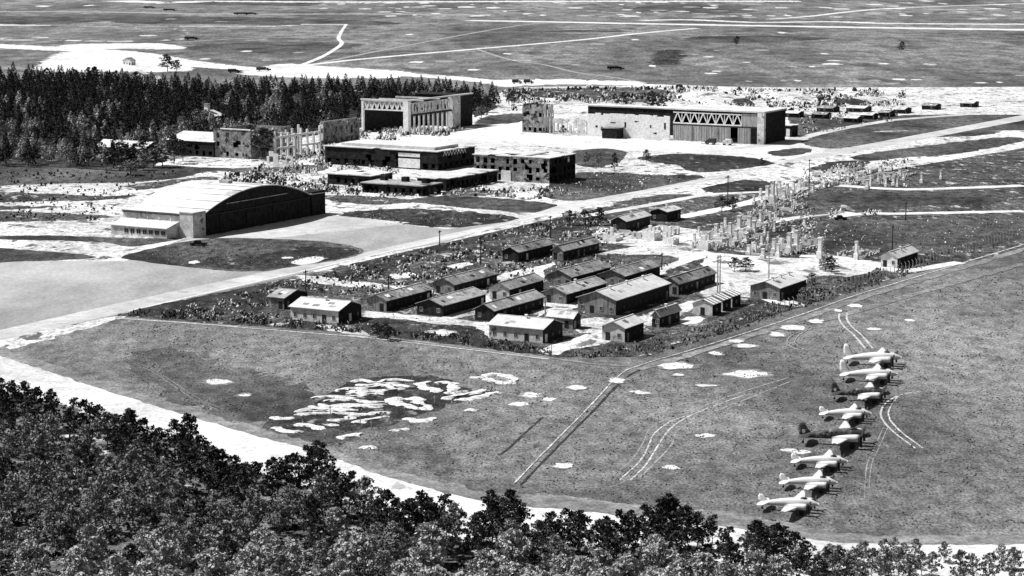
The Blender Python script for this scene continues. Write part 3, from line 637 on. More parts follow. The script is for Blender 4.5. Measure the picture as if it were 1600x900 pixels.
# ---- arched hangar
def arched_hangar():
    p = (302, 372); L1 = solve_len(p, GD, 505); L2 = solve_len(p, GE, 193); h = 7.6; H = 13.6
    r = root_at('arched_hangar', p, 'large aircraft hangar with white arched roof and black end wall on the left', 'hangar')
    n = 40; a0, a1 = 6.5, L1 - 9.0
    def zarc(t): return h + .2 + (H - h) * math.sin(math.pi * t) ** .85 if 0 < t < 1 else h + .2
    top = [(a0 + (a1-a0) * i / n, zarc(i / n)) for i in range(n + 1)]
    mb = MB()
    for y, fl in ((0, False), (L2, True)):                 # end walls with arched head
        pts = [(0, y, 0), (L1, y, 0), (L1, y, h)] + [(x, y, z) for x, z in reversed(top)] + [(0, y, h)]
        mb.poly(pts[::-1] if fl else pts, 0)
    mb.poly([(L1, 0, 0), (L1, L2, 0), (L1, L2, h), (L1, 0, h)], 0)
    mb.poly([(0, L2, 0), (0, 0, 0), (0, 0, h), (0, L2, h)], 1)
    mb.build('walls', [M['burnt'], M['render']], r)  # sunward wall pale, other walls near-black, shade put into the colour
    mb = MB()
    tt = [(-.2, h+.02)] + [(x, z) for x, z in top] + [(L1+.4, h+.02)]
    for i in range(len(tt) - 1):
        (x0, z0), (x1, z1) = tt[i], tt[i+1]
        if i % 4 == 2: mb.box(x0-.07, x0+.07, -.8, L2+.6, z0+.25, z0+.5)
        q = [(x0, -.8, z0+.3), (x1, -.8, z1+.3), (x1, L2+.6, z1+.3), (x0, L2+.6, z0+.3)]
        mb.poly(q); mb.poly([(x, y, z-.3) for x, y, z in q][::-1])
        mb.poly([(x0, -.8, z0), (x1, -.8, z1), (x1, -.8, z1+.3), (x0, -.8, z0+.3)])
        mb.poly([(x1, L2+.6, z1), (x0, L2+.6, z0), (x0, L2+.6, z0+.3), (x1, L2+.6, z1+.3)])
    o = smooth(mb.build('roof', M['roofh'], r))
    mb = MB(); mb.box(-.7, 6.2, -.55, 5.0, 0, h+.75); mb.build('corner_tower', [M['render']], r)
    mb = MB(); mb.box(-.9, 6.4, -.75, 5.2, h+.76, h+1.05); mb.build('tower_cap', M['roofw'], r)
    mb = MB(); mb.box(L1-8, L1+.6, -.6, 5, 0, h+1.1); mb.build('corner_tower', [M['burnt']], r)
    # door leaves and rail on the black end
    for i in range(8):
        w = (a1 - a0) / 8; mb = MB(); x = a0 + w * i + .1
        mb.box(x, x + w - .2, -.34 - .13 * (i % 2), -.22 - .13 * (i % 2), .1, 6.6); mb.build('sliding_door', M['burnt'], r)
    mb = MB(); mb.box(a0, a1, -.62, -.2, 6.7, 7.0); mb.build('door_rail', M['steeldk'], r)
    mb = MB(); mb.box(a0+12, a1-14, -.5, -.01, 9.6, 9.85); mb.build('gutter', M['roofg'], r)
    # lean-to along the lit side
    mb = MB()
    mb.box(-6.5, -.01, 6.0, L2, 0, 3.3, 0); mb.poly([(-6.5,6,3.3),(0,6,3.3),(0,6,4.8)], 0)
    mb.build('lean_to', [M['render']], r)
    mb = MB(); q = [(-7.0, 5.7, 3.35), (-.02, 5.7, 4.95), (-.02, L2+.3, 4.95), (-7.0, L2+.3, 3.35)]
    mb.poly([(x, y, z+.2) for x, y, z in q]); mb.poly(q[::-1])
    for k in range(4):
        a, b = q[k], q[(k+1) % 4]; mb.poly([a, b, (b[0], b[1], b[2]+.2), (a[0], a[1], a[2]+.2)])
    mb.build('lean_to_roof', M['roofw'], r)
    for i in range(int((L2-9)/2.6)):
        a = 7.5 + i * 2.6; link('window', win_mesh(1.9, 1.7, 'x', 'frame'), r, (-6.505, a, 1.0))
    for i in range(int((L2-9)/4.9)):
        mb = MB(); a = 9 + i * 4.9; mb.box(-.25, -.005, a, a+.4, 5.1, h-.2); mb.build('pilaster', M['render'], r)
    mb = MB(); mb.box(-.5, -.005, 0, L2, h-.42, h-.02); mb.build('eave', M['steeldk'], r)
    for x, y, z in ((L1*.5, L2*.5, H-.2),): 
        mb = MB(); mb.box(x-1.2, x+1.2, y-2, y+2, z+.2, z+1.7); mb.build('roof_vent', M['roofg'], r)
arched_hangar()

# ---- wall with real openings
def wallgrid(mb, plane, off, th, L, H, holes, mi=0, rag=0, seed=0):
    rr = random.Random(seed); holes = [(q[0], q[1], max(q[2], .22), q[3]) for q in holes if q[3] > .3]
    As = sorted({0, L} | {a for q in holes for a in q[:2]}); Zs = sorted({0, H} | {z for q in holes for z in q[2:]})
    As = [a for a in As if 0 <= a <= L]; Zs = [z for z in Zs if 0 <= z <= H]
    for i in range(len(As) - 1):
        cut = max(.22, H - (rr.random() ** 2 * rag if rag else 0))
        for k in range(len(Zs) - 1):
            ca, cz = (As[i]+As[i+1])/2, (Zs[k]+Zs[k+1])/2
            if any(q[0] < ca < q[1] and q[2] < cz < q[3] for q in holes): continue
            z1 = min(Zs[k+1], cut)
            if z1 <= Zs[k] + .05: continue
            if plane == 'x': mb.box(off, off+th, As[i], As[i+1], Zs[k], z1, mi)
            else: mb.box(As[i], As[i+1], off, off+th, Zs[k], z1, mi)
def rows(L, H, storeys, bay, ww, wh, sill=1.0, skip=0, seed=0):
    rr = random.Random(seed); out = []; n = max(1, int(L / bay)); sh = H / storeys
    for s in range(storeys):
        for i in range(n):
            if rr.random() < skip: continue
            a = L * (i + .5) / n; w_ = ww * rr.uniform(.75, 1.2); out.append((a-w_/2, a+w_/2, s*sh+sill*rr.choice((1, 1, .3)), s*sh+sill+wh*rr.uniform(.85, 1.15)))
    for _ in range(int(L / 9) if L > 12 else 0):     # shell holes: a few ragged steps each
        a = rr.uniform(2, L-3); z = rr.uniform(.3, H-2)
        for q in range(5): out.append((a + rr.uniform(-1.4, .2), a + rr.uniform(.4, 1.8), z + rr.uniform(-1, .2), z + rr.uniform(.6, 1.9)))
    return out
def ruin_block(name, p, x2, xl, H, st, label, wm='brick', wmy=None, roof='roofw', cat='building', ragx=0, ragy=0, L1=None, L2=None, wins=True, floor=True, bay=3.6, over=.6, skip=.1):
    L1 = L1 or solve_len(p, GD, x2); L2 = L2 or solve_len(p, GE, xl)
    r = root_at(name, p, label, cat)
    hx = rows(L2, H, st, bay, 1.7, min(1.9, H/st*.5), .9, skip, 1); hy = rows(L1, H, st, bay, 1.7, min(1.9, H/st*.5), .9, skip, 2)
    mb = MB(); wallgrid(mb, 'x', 0, .4, L2, H, hx, 0, ragx, 3); mb.build('front_wall', M[wm], r)
    mb = MB(); wallgrid(mb, 'y', 0, .4, L1, H, [], 0, 0) if False else None
    mb = MB()
    m2 = MB(); wallgrid(m2, 'y', -.002, .4, L1, H, hy, 0, ragy, 4)
    m2.v = [(x + .402 if x < .01 else x, y, z) for x, y, z in m2.v]
    m2.build('side_wall', M[wmy or wm], r)
    mb.box(.4, L1, L2-.4, L2, 0, H); mb.box(L1-.4, L1, .4, L2-.41, 0, H*.98); mb.build('rear_wall', M[wm], r)
    if floor:
        mb = MB()
        for s in range(1, st): mb.box(.45, L1-.45, .45, L2-.45, H/st*s-.15, H/st*s+.1)
        mb.box(L1*.5, L1*.5+.3, .5, L2-.5, 0, H*.95); mb.box(.6, L1-.6, L2*.5, L2*.5+.3, 0, H*.94)
        mb.build('inner_floors', M['burnt'], r)
    if roof: flat_roof(r, L1, L2, H, M[roof], over)
    return r, L1, L2
# workshops in the middle
r, L1, L2 = ruin_block('workshop', (684,267), 742, 508, 8.0, 1, 'long flat roofed workshop with black glazed walls in the centre of the site', 'burnt', 'burnt', 'roofw', cat='workshop', bay=4.5, ragx=.6)
mb = MB(); mb.box(-.12, -.005, 9, 20, .6, 4.6); mb.build('white_door', M['plaster'], r)
mb = MB(); mb.box(-.12, -.005, 9, 20, 5.4, 7.0); mb.build('fascia_panel', M['plaster'], r)
mb = MB()
for i in range(8): mb.bar((L1*.12+i*2.4, -.5, 6.0), (L1*.12+i*2.4+1.2, -.5, 7.9), .22); mb.bar((L1*.12+i*2.4+1.2, -.5, 7.9), (L1*.12+i*2.4+2.4, -.5, 6.0), .22)
mb.build('truss', M['steel'], r)
mb = MB(); mb.box(4, 24, 4, L2-6, 8.36, 9.6); mb.build('roof_monitor', M['roofw'], r)
r, L1, L2 = ruin_block('annex_building', (697,299), 777, 652, 4.6, 1, 'low flat roofed annex with pale roof and black side in front of the workshop', 'burnt', 'burnt', 'roofw', bay=3.4)
r, L1, L2 = ruin_block('annex_building', (660,307), 668, 566, 3.8, 1, 'narrow black walled annex with grey curved roof edge nearest the turf island', 'burnt', 'burnt', 'roofg', bay=3.2, L1=14)
for q, (x, y) in enumerate(((10, 24), (10, 14), (9, 4))):
    mb = MB(); mb.box(x-1.2, x+1.2, y-1.2, y+1.2, 4.2, 6.0); mb.build('roof_vent', M['burnt'], r)
r, L1, L2 = ruin_block('annex_building', (580,292), 600, 512, 4.2, 1, 'low pale roofed annex just left of the black walled annex', 'burnt', 'burnt', 'roofw', bay=3.2, L1=16)
r, L1, L2 = ruin_block('office_block', (858,287), 899, 741, 10.2, 3, 'three storey office block with bomb scarred grey walls and black right end', 'brick', 'burnt', 'roofw', skip=.15, bay=3.4, ragx=.5)  # right end near-black in place of shade, front plain brick
mb = MB(); mb.box(-.25, -.005, 18, 22.5, 0, 4.4); mb.build('porch', M['plaster'], r)
mb = MB(); mb.box(L1*.15, L1*.85, L2*.3, L2*.36, 10.56, 10.9); mb.build('roof_kerb', M['roofg'], r)
# ruined headquarters on the left: a long pale wall, then only columns
r, L1, L2 = ruin_block('gutted_office_block', (392,249), 420, 334, 13.0, 3, 'tall gutted office block with grey walls and white parapet left of the ruined columns', 'brick', 'brick', None, L1=30, bay=4.2, skip=.3, ragx=.8, ragy=2.5, floor=False)
mb = MB(); mb.box(-.25, .55, 0, L2*.8, 13.02, 13.5); mb.build('parapet', M['plaster'], r)
mb = MB(); mb.box(12, 12.4, .5, L2-.5, 0, 9.5); mb.build('inner_wall', M['burnt'], r)
def colonnade(name, p, x2, label, H, n, m='plaster', lv=2, rag=.25, seed=1, L2=12):
    L1 = solve_len(p, GD, x2); r = root_at(name, p, label, 'ruin'); rr = random.Random(seed)
    for i in range(n):
        for y in (0, L2):
            mb = MB(); x = L1 * i / (n-1); hh = H * (1 - (rr.random() * rag if i not in (0, n-1) else 0))
            mb.box(x-.5, x+.5, y-.4, y+.4, 0, hh); mb.build('column', M[m], r)
    for k in range(1, lv+1):
        for y in (0, L2):
            for i in range(n-1):
                if rr.random() < .3: continue
                mb = MB(); mb.box(L1*i/(n-1)+.51, L1*(i+1)/(n-1)-.51, y-.3, y+.3, H*k/lv*.78-.5, H*k/lv*.78+.4)
                mb.build('beam', M[m], r)
    mb = MB(); wallgrid(mb, 'y', L2+1.0, .4, L1, H*.8, rows(L1, H*.8, 2, 4, 2.4, 2.6, 1.2, .2, seed), 0, 3, seed); mb.build('rear_wall', M['brick'], r)
    return r
colonnade('column_ruin', (430,250), 500, 'ruin of white standing columns and beams right of the gutted office block', 13, 8, seed=3)
r, L1, L2 = ruin_block('gutted_office_block', (505,228), 562, 500, 11.5, 2, 'scorched ruin of streaked grey walls between the columns and the truss hangar', 'render', 'brick', None, L1=None, ragx=4, ragy=1.5, bay=4, floor=False, cat='ruin')
mb = MB(); wallgrid(mb, 'x', -2, .4, 14, 7, rows(14, 7, 1, 4, 2, 3, 1.5), 0, 3); 
rw = root_at('ruined_wall', (462,262), 'stub of white end wall in front of the standing columns', 'ruin'); mb.build('wall_panel', M['plaster'], rw)

# ---- truss hangar in the middle
def truss(mb, L, y, z0, z1, n, t=.3, axis='x', off=0):
    P = (lambda a, z: (off, a, z)) if axis == 'x' else (lambda a, z: (a, off, z))
    for i in range(n):
        a0, a1 = L*i/n, L*(i+1)/n
        mb.bar(P(a0, z0), P((a0+a1)/2, z1), t); mb.bar(P((a0+a1)/2, z1), P(a1, z0), t)
        mb.bar(P(a0, z0), P(a0, z1), t*.6)
    mb.bar(P(0, z0), P(L, z0), t*1.2); mb.bar(P(0, z1), P(L, z1), t*1.2)
def mid_hangar():
    p = (637,210); H = 17.0; L1 = solve_len(p, GD, 737); L2 = solve_len(p, GE, 566)
    r = root_at('truss_hangar', p, 'gutted hangar with white zigzag truss and open columns before the pine wood', 'hangar', 'wrecked truss hangars')
    mb = MB(); truss(mb, L2, 0, H-5, H-.6, 9, .55, 'x', 0); mb.build('door_truss', M['plaster'], r)
    mb = MB(); mb.box(-.8, L1+.6, -.8, .6, H-.3, H+.35); mb.build('roof_edge', M['roofw'], r)
    mb = MB(); mb.box(-.8, .6, .61, L2+.5, H-.3, H+.35); mb.build('roof_edge', M['roofw'], r)
    mb = MB(); mb.box(L1*.64+9, L1, .61, L2, H-.31, H-.01); mb.build('roof', M['burnt'], r)
    for q in (.25, .5):
        mb = MB(); mb.box(L1*q, L1*q+.7, .61, L2, H-1.2, H-.4); mb.build('roof_beam', M['render'], r)
    mb = MB(); mb.box(-1.0, 1.6, -1.0, 2.0, 0, H-.32); mb.build('corner_column', M['plaster'], r)
    mb = MB(); mb.box(-.6, .6, L2-1.2, L2, 0, H-.32); mb.build('corner_column', M['plaster'], r)
    xe = L1 * .64
    for i in range(8):
        mb = MB(); x = 2 + (xe - 2) * (i + 1) / 8.5; mb.box(x-.45, x+.45, -.4, .4, 0, 9.0); mb.build('column', M['render'], r)
    mb = MB(); mb.box(1.65, xe+2, -.45, .35, 9.02, 10.0); mb.build('beam', M['steeldk'], r)
    mb = MB(); wallgrid(mb, 'y', -.3, .3, xe-1.7, 5.6, rows(xe-1.7, 5.6, 1, 3.2, 1.3, 3.6, 1.0, .15, 5)); 
    mb.v = [(x+1.68, y, z+10.05) for x, y, z in mb.v]; mb.build('clerestory', M['render'], r)
    mb = MB(); mb.box(xe+2.1, xe+10, -.9, 2, 0, H-.32); mb.build('pylon', M['render'], r)
    mb = MB(); mb.box(xe+10.1, L1, -.5, L2, 0, H-.33); mb.build('end_block', M['burnt'], r)
    mb = MB(); mb.box(.7, xe+10, L2-1.0, L2-.6, 0, H*.66); mb.build('rear_wall', M['burnt'], r)
mid_hangar()
# ---- long wrecked hangar, right of centre
def long_hangar():
    p = (1046,219); L2 = solve_len(p, GE, 858); L1 = 34; H = 12.6
    r = root_at('shattered_hangar', p, 'long roofless hangar with white shell pocked front wall right of centre', 'hangar', 'wrecked truss hangars')
    rr = random.Random(5)
    holes = [(a, a+rr.uniform(1.2, 3), z, z+rr.uniform(1, 3)) for a, z in ((3,3),(6,6),(14,2),(20,7),(24,3),(32,6),(38,2.5),(41,6),(46,1),(52,5),(55,1))]
    holes = []
    for a, z, w, h in ((2,5,1.2,3.5),(7,2.5,2.2,1),(10,5.5,1,1.6),(17,8,2.5,.8),(24,5,1.2,3),(30,7,3,.7),(37,3,1.4,2.2),(40,4.5,1.5,1.2)): holes.append((a, a+w, z, z+h))
    mb = MB(); wallgrid(mb, 'x', 0, .6, min(L2, 46), 12.0, holes, 0, 1.6, 7); mb.build('front_wall', M['plaster'], r)
    mb = MB(); wallgrid(mb, 'x', .01, .6, L2-46.2, 8.5, rows(L2-46.2, 8.5, 1, 2.4, 1.3, 5, 1.5, .1, 4), 0, 6, 9)
    mb.v = [(x, y+46.1, z) for x, y, z in mb.v]; mb.build('broken_wall', M['render'], r)
    mb = MB(); mb.box(L1-10, L1, 0, L2*.86, H+.6, H+1.2); mb.build('roof', M['roofw'], r)
    mb = MB(); mb.box(L1-9.5, L1-9.0, 0, L2*.86, 0, H+.58); mb.box(L1-.5, L1-.05, 0, L2*.86, 0, H+.58); mb.build('rear_wall', M['burnt'], r)  # inside face near-black: its shade is put into the colour
    for i in range(7):
        mb = MB(); y = 4 + i * L2 / 8; mb.box(8, 9, y, y+1, 0, H*.6); mb.build('column', M['plaster'], r)
    mb = MB(); mb.box(-7, -.1, 25.5, 34, 0, 5.0); 
    mb.build('porch', M['burnt'], r)
    mb = MB(); mb.box(-7.3, 0, 25, 34.5, 5.02, 5.4); mb.build('porch_roof', M['roofm'], r)
long_hangar()
r, L1, L2 = ruin_block('corner_tower_ruin', (848,208), 862, 816, 14.5, 2, 'torn tower block with gaping corner at the left end of the roofless hangar', 'brick', 'plaster', None, L1=12, ragx=3, ragy=5, bay=3, cat='ruin')
# ---- right truss hangar with sliding doors
def right_hangar():
    p = (1193,226); H = 15.2; L2 = solve_len(p, GE, 1052); L1 = 27
    r = root_at('truss_hangar', p, 'boxy hangar with grey sliding doors under a broken white zigzag truss on the right', 'hangar', 'wrecked truss hangars')
    mb = MB(); mb.box(.6, L1, 0, .5, 0, H); mb.box(L1-.5, L1, .51, L2, 0, H); mb.box(.6, L1-.51, L2-.5, L2, 0, H); mb.build('walls', M['burnt'], r)
    mb = MB(); mb.box(-.6, 1.5, -.3, 3.2, 0, H-.01); mb.build('corner_pier', M['render'], r)
    mb = MB(); mb.box(-.6, L1+.4, -.5, L2+.5, H+.01, H+.75); mb.build('roof', M['roofw'], r)
    mb = MB(); mb.box(-.1, .3, 3.3, L2*.24, 8.4, H-.6); mb.build('fascia_panel', M['door'], r)
    mb = MB(); mb.box(-.35, .35, 3.3, L2, 7.7, 8.35); mb.build('door_lintel', M['steeldk'], r)
    mb = MB(); truss(mb, L2*.76, 0, 8.7, H-1.2, 8, .5); mb.v = [(x, y + L2*.24, z) for x, y, z in mb.v]; mb.build('door_truss', M['plaster'], r)
    segs = [(.07, .14, 'burnt'), (.14, .28, 'door'), (.29, .36, None), (.36, .50, 'door'), (.50, .64, 'door'), (.64, .78, 'door'), (.78, .885, 'door'), (.885, 1, 'door')]
    for i, (a, b, m) in enumerate(segs):
        if not m: continue
        mb = MB(); o = .25 * (i % 2); mb.box(-.6+o, -.4+o, L2*a+.03, L2*b-.03, .1, 7.6)
        for k in range(5):
            y = L2*a + (L2*(b-a)) * (k+.5)/5; mb.box(-.68+o, -.6+o, y-.08, y+.08, .1, 7.6)
        mb.build('sliding_door', M[m], r)
right_hangar()
r, L1, L2 = ruin_block('lean_to_shed', (1237,214), 1240, 1212, 5.5, 1, 'black shed with a white doorway behind the boxy hangar', 'burnt', 'burnt', 'roofw', L1=8, cat='shed')
mb = MB(); mb.box(-.12, -.004, 1, 3, 0, 4); mb.build('door', M['plaster'], r)

# ---- left background buildings
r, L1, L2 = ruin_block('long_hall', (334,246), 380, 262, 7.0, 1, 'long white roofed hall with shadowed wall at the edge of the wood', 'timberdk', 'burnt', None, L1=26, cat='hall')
gable_roof(r, 26, L2, 7, 3.0, 'e', M['roofw'])
r, L1, L2 = ruin_block('storage_shed', (226,250), 232, 150, 5.0, 1, 'white shed roof among trees at far left below the wood', 'render', 'burnt', None, L1=12, cat='shed')
gable_roof(r, 12, L2, 5, 2.6, 'e', M['roofw'])
r, L1, L2 = ruin_block('villa', (331,200), 348, 296, 6.0, 2, 'white villa with a roof turret standing at the foot of the pine wood', 'plaster', 'burnt', None, L1=11, cat='house', bay=3)  # side wall near-black in place of shade
gable_roof(r, 11, L2, 6, 2.5, 'd', M['roofw'])
mb = MB(); mb.box(4.4, 6.6, L2*.4, L2*.4+2.2, 7.2, 11.8); mb.build('turret', M['plaster'], r)
mb = MB(); mb.box(4.0, 7.0, L2*.4-.4, L2*.4+2.6, 11.82, 12.2); mb.build('turret_roof', M['roofm'], r)

# ---- far houses on the right and far left
FH = [((1246,184),1256,1226,'R'),((1290,186),1299,1268,'R'),((1338,192),1348,1318,'R'),((1362,187),1372,1344,'R'),((1388,183),1399,1372,'R'),((1412,178),1424,1396,'R'),((1230,178),1240,1212,'R'),((1460,172),1470,1440,'R'),((1520,168),1530,1500,'R'),((1350,176),1362,1322,'R'),((1300,176),1312,1276,'R'),
      ((225,124),232,205,'L'),((246,132),254,232,'L'),((205,102),212,192,'L')]
nm = ['first','second','third','fourth','fifth','sixth','seventh','eighth','ninth','tenth','eleventh']
for i, (p, x2, xl, sd) in enumerate(FH):
    rk = sorted(q[0][0] for q in FH[:11]); lab = ('small far house behind the boxy hangar, dark walls, %s from left' % nm[rk.index(p[0])]) if sd == 'R' else ('far white house at the %s edge of the pine wood' % ['front', 'near', 'back'][i-11])
    hut('far_house', p, x2, xl, 'e' if sd == 'R' else 'd', (2.4 if sd == 'R' else 3.6), (.9 if sd == 'R' else 2), 'roofw' if i % 3 != 1 else 'roofm', 'timberdk' if sd == 'R' else 'plaster', 'timberdk' if sd == 'R' else 'plaster', lab, 'far houses', chim=0, seed=40+i)['category'] = 'house'
def mound(name, p, w, h, H, m, label, cat):
    X, Y = G(*p); a = w/2*mpp(p[1]); b = (G(p[0], p[1]-h)[1]-Y)/2; mb = MB(); n, k = 20, 5
    for j in range(k+1):
        rr_ = 1 - j/k
        for i in range(n):
            t = i*2*math.pi/n; q = 1 + .25*noise.noise(Vector((math.cos(t)*2, math.sin(t)*2, X*.01+j*.2)))
            mb.v.append((X + a*rr_*q*math.cos(t), Y + b + b*rr_*q*math.sin(t), H*(1-rr_**2)*(1+.3*noise.noise(Vector((i, j, X*.1)))) if j else -.1))
    for j in range(k):
        for i in range(n):
            i2 = (i+1) % n; mb.f.append((j*n+i, j*n+i2, (j+1)*n+i2, (j+1)*n+i)); mb.m.append(0)
    return tag(mb.build(name, m), label, cat)
mound('spoil_heap', (1120,164), 110, 20, 3.2, M['yard'], 'wide white spoil heap behind the boxy hangar', 'spoil heap')
mound('spoil_heap', (1240,160), 100, 16, 2.8, M['yard'], 'white spoil heap right of the widest one, before the far grass', 'spoil heap')
mound('spoil_heap', (1070,168), 60, 9, 2, M['yard'], 'low white spoil heap at the left foot of the widest one', 'spoil heap')
mound('spoil_heap', (1340,166), 56, 10, 2.4, M['dark'], 'dark turf covered mound left of the far bunker', 'mound')
mound('spoil_heap', (1168,166), 40, 10, 2.5, M['dark'], 'dark scorched mound between the two white spoil heaps', 'mound')

# ---------------------------------------------------------------- standing chimneys and white ruins of burnt huts
CH = [(1188,312,18),(1199,314,24),(1207,318,36),(1230,304,18),(1188,352,24),(1203,352,22),(1141,373,26),(1155,366,30),(1171,363,26),(1119,377,28),(1107,386,24),(1190,389,25),(1209,396,24),(1233,397,34),(1244,393,34),(1281,404,34),(1338,406,30),
      (1360,291,18),(1384,292,16),(1396,290,14),(1287,288,12),(1218,298,16),(1250,292,14),(1270,300,12),(1178,320,16),(1128,368,20),(1098,384,16),(1222,390,18),(1180,398,20),(1200,376,14),(1312,284,12),(1340,282,14),(1406,276,14),(1376,270,12),(1440,286,16),(1470,280,14),(1146,330,10),(1318,270,12),(1392,266,12),(1355,296,16),(1412,282,14),(1085,382,18),(1092,370,16),(1133,360,20),(1150,378,20),(1165,380,16),(1178,366,22),(1195,368,16),(1210,362,18),(1216,402,22),(1192,404,16),(1225,312,16),(1212,306,20),(1236,318,14),(1195,326,14),(1240,300,18),(1262,290,12),(1300,290,12),(1325,288,14),(1350,284,12),(1372,284,14),(1402,292,14),(1257,352,12),(1240,368,16),(1170,398,16)]
ORD = 'first second third fourth fifth sixth seventh eighth ninth tenth eleventh twelfth thirteenth fourteenth fifteenth sixteenth seventeenth eighteenth nineteenth twentieth twenty-first twenty-second twenty-third twenty-fourth twenty-fifth twenty-sixth twenty-seventh twenty-eighth twenty-ninth thirtieth thirty-first thirty-second thirty-third thirty-fourth'.split()
for i, (x, y, h) in enumerate(CH):
    X, Y = G(x, y); hh = h * mpp(y) * 1.0; w = (.95 if h > 20 else .8) * (1 + .25 * math.sin(i * 7.3))
    near = 'beside the camp roads' if 345 < y < 380 else 'at the edge of the white yard' if y >= 380 else 'in the rubble field' if y > 296 else 'far back near the main road'
    order = sorted([c for c in CH if (345 < c[1] < 380) == (345 < y < 380) and (c[1] >= 380) == (y >= 380) and (c[1] > 296) == (y > 296)])
    k = order.index((x, y, h)); cnt = len(order)
    size = 'tall' if h > 28 else 'short' if h < 17 else 'mid height'
    r = empty('chimney_stack', (X, Y, 0), YAW, '%s white chimney %s, %s of %d from left' % (size, near, ORD[k], cnt), 'chimney', 'chimneys left standing from burnt huts')
    mb = MB(); mb.box(-w, w, -w*.8, w*.8, 0, hh*.34); mb.build('hearth', M['plaster'], r)
    mb = MB(); mb.box(-w*.62, w*.62, -w*.5, w*.5, hh*.34+.002, hh*.93); mb.build('stack', M['plaster'], r)
    mb = MB(); mb.box(-w*.75, w*.75, -w*.62, w*.62, hh*.93+.002, hh); mb.build('cap', M['render'], r)
RW = [((962,378),20,18,'leftmost'),((1022,377),18,20,'second'),((1052,383),16,24,'third'),((1106,392),14,20,'fourth'),((1128,382),12,14,'fifth'),((1226,392),14,16,'sixth'),((1256,300),18,12,'seventh'),((1182,396),12,14,'eighth'),((1164,372),10,12,'ninth'),((1345,398),10,10,'rightmost')]
RW[5:5] = []
for i, (p, w, h, q) in enumerate(RW):
    r = root_at('ruined_hut', p, '%s roofless white hut shell with broken walls among the standing chimneys' % q, 'ruin', 'white hut shells')
    r.scale = (1.15, 1.15, 1)
    W = w * mpp(p[1]); Hh = h * mpp(p[1]) * .8
    mb = MB(); wallgrid(mb, 'x', 0, .35, W, Hh, rows(W, Hh, 1, 2.6, .9, 1.0, 1.0, .3, i), 0, 1.6, i); mb.build('front_wall', M['plaster'], r)
    mb = MB(); wallgrid(mb, 'y', 0, .35, W, Hh*.8, [], 0, 1.6, i); mb.v = [(x+.37, y, z) for x, y, z in mb.v]; mb.build('side_wall', M['plaster'], r)
    mb = MB(); wallgrid(mb, 'x', W*.98, .35, W, Hh*.9, [], 0, 1.6, i); mb.v = [(x+.4, y, z) for x, y, z in mb.v]; mb.build('rear_wall', M['plaster'], r)
    mb = MB(); mb.box(W*.5, W*.5+.8, W*.5, W*.5+.9, 0, Hh*1.45); mb.build('chimney', M['plaster'], r)

FD = [((1120,392),9,24),((1150,384),9,22),((1215,402),9,22),((1250,396),9,18),((1170,366),9,22),((1205,358),9,20),((1130,374),8,18),((1210,322),9,24),((1190,346),8,16),((1240,306),9,22),((1280,296),9,20),((1330,290),9,24),((1375,288),9,24),((1405,280),9,20),((1350,274),9,22),((1300,276),9,20),((1240,330),8,14),((1350,404),9,16),((1020,376),8,20),((960,374),8,16)]
for i, (p, w, l) in enumerate(FD):
    q = 'first second third fourth fifth sixth seventh eighth ninth tenth eleventh twelfth thirteenth fourteenth fifteenth sixteenth seventeenth eighteenth nineteenth twentieth'.split()[sorted(f[0][0] for f in FD).index(p[0])]
    r = root_at('hut_foundation', p, 'low broken wall outline of a burnt hut among the chimneys, %s from left' % q, 'foundation', 'burnt hut foundations'); r.rotation_euler[2] += rad(((i * 37) % 5 - 2) * .8)
    for nm_, pl_, off_, L_ in (('front_wall', 'x', 0, w), ('rear_wall', 'x', l, w)):
        mb = MB(); wallgrid(mb, pl_, off_, .4, L_, 1.4 if i % 3 else 2.6, rows(L_, 2, 1, 2.2, 1, 1.2, .9, .2, i), 0, 1.2, i); mb.build(nm_, M['render'], r)
    for off_, sd in ((0, 5), (w - .4, 9)):
        mb = MB(); wallgrid(mb, 'y', off_ + .01, .4, l - .5, 1.3 if i % 2 else 2.2, rows(l - .5, 2, 1, 2.6, 1.2, 1.4, .8, .2, i), 0, 1.1, i + sd)
        mb.v = [(x + .45, y, z) for x, y, z in mb.v]; mb.build('side_wall', M['render'], r)

# ---------------------------------------------------------------- poles, fence, vehicles
def pole(p, h, label, m='pole', arms=1, twin=0):
    X, Y = G(*p); r = empty('utility_pole', (X, Y, 0), YAW, label, 'pole', 'utility poles'); H = h * mpp(p[1])
    for k in range(1 + (1 if twin else 0)):
        mb = MB(); mb.bar((k*twin, 0, 0), (k*twin, 0, H), .42, w2=.28, n=8); mb.build('post', M[m], r)
    for k in range(arms):
        mb = MB(); mb.box(-1.1, 1.1 + twin, -.07, .07, H-.7-k*.9, H-.52-k*.9)
        for q in (-.9, -.3, .3, .9): mb.box(q-.06, q+.06, -.06, .06, H-.52-k*.9, H-.3-k*.9)
        mb.build('crossarm', M[m], r)
for a in [((478,457),36,'dark utility pole by the small hut at the left of the camp'),((687,385),26,'dark utility pole on the main road verge above the scrub'),((751,414),46,'slim dark utility pole in the scrub behind the leftmost hut rows'),((607,452),22,'short dark pole on the light path at the left of the camp'),
    ((1137,317),44,'dark utility pole before the far turf island by the main road'),((1264,298),50,'tallest dark utility pole beside the rubble field'),((1394,397),46,'dark utility pole near the right end of the white yard'),((860,372),36,'thin dark pole in the bushes behind the back huts'),
    ((1034,422),28,'thin dark pole at the left end of the camp road'),((1415,345),30,'dark utility pole far right beside the camp road')]: pole(*a)
pole((1201,436), 48, 'pale tall pole standing in the middle of the white yard', 'polel', 2)
pole((1121,458), 60, 'pale twin legged pole beside the huts at the edge of the white yard', 'polel', 2, twin=1.6)
pole((852,498), 30, 'pale pole before the gable of the grey roofed hut', 'polel', 1)
FEN = [(892,560),(1010,550),(1100,524),(1240,480),(1330,450),(1415,424),(1600,366)]
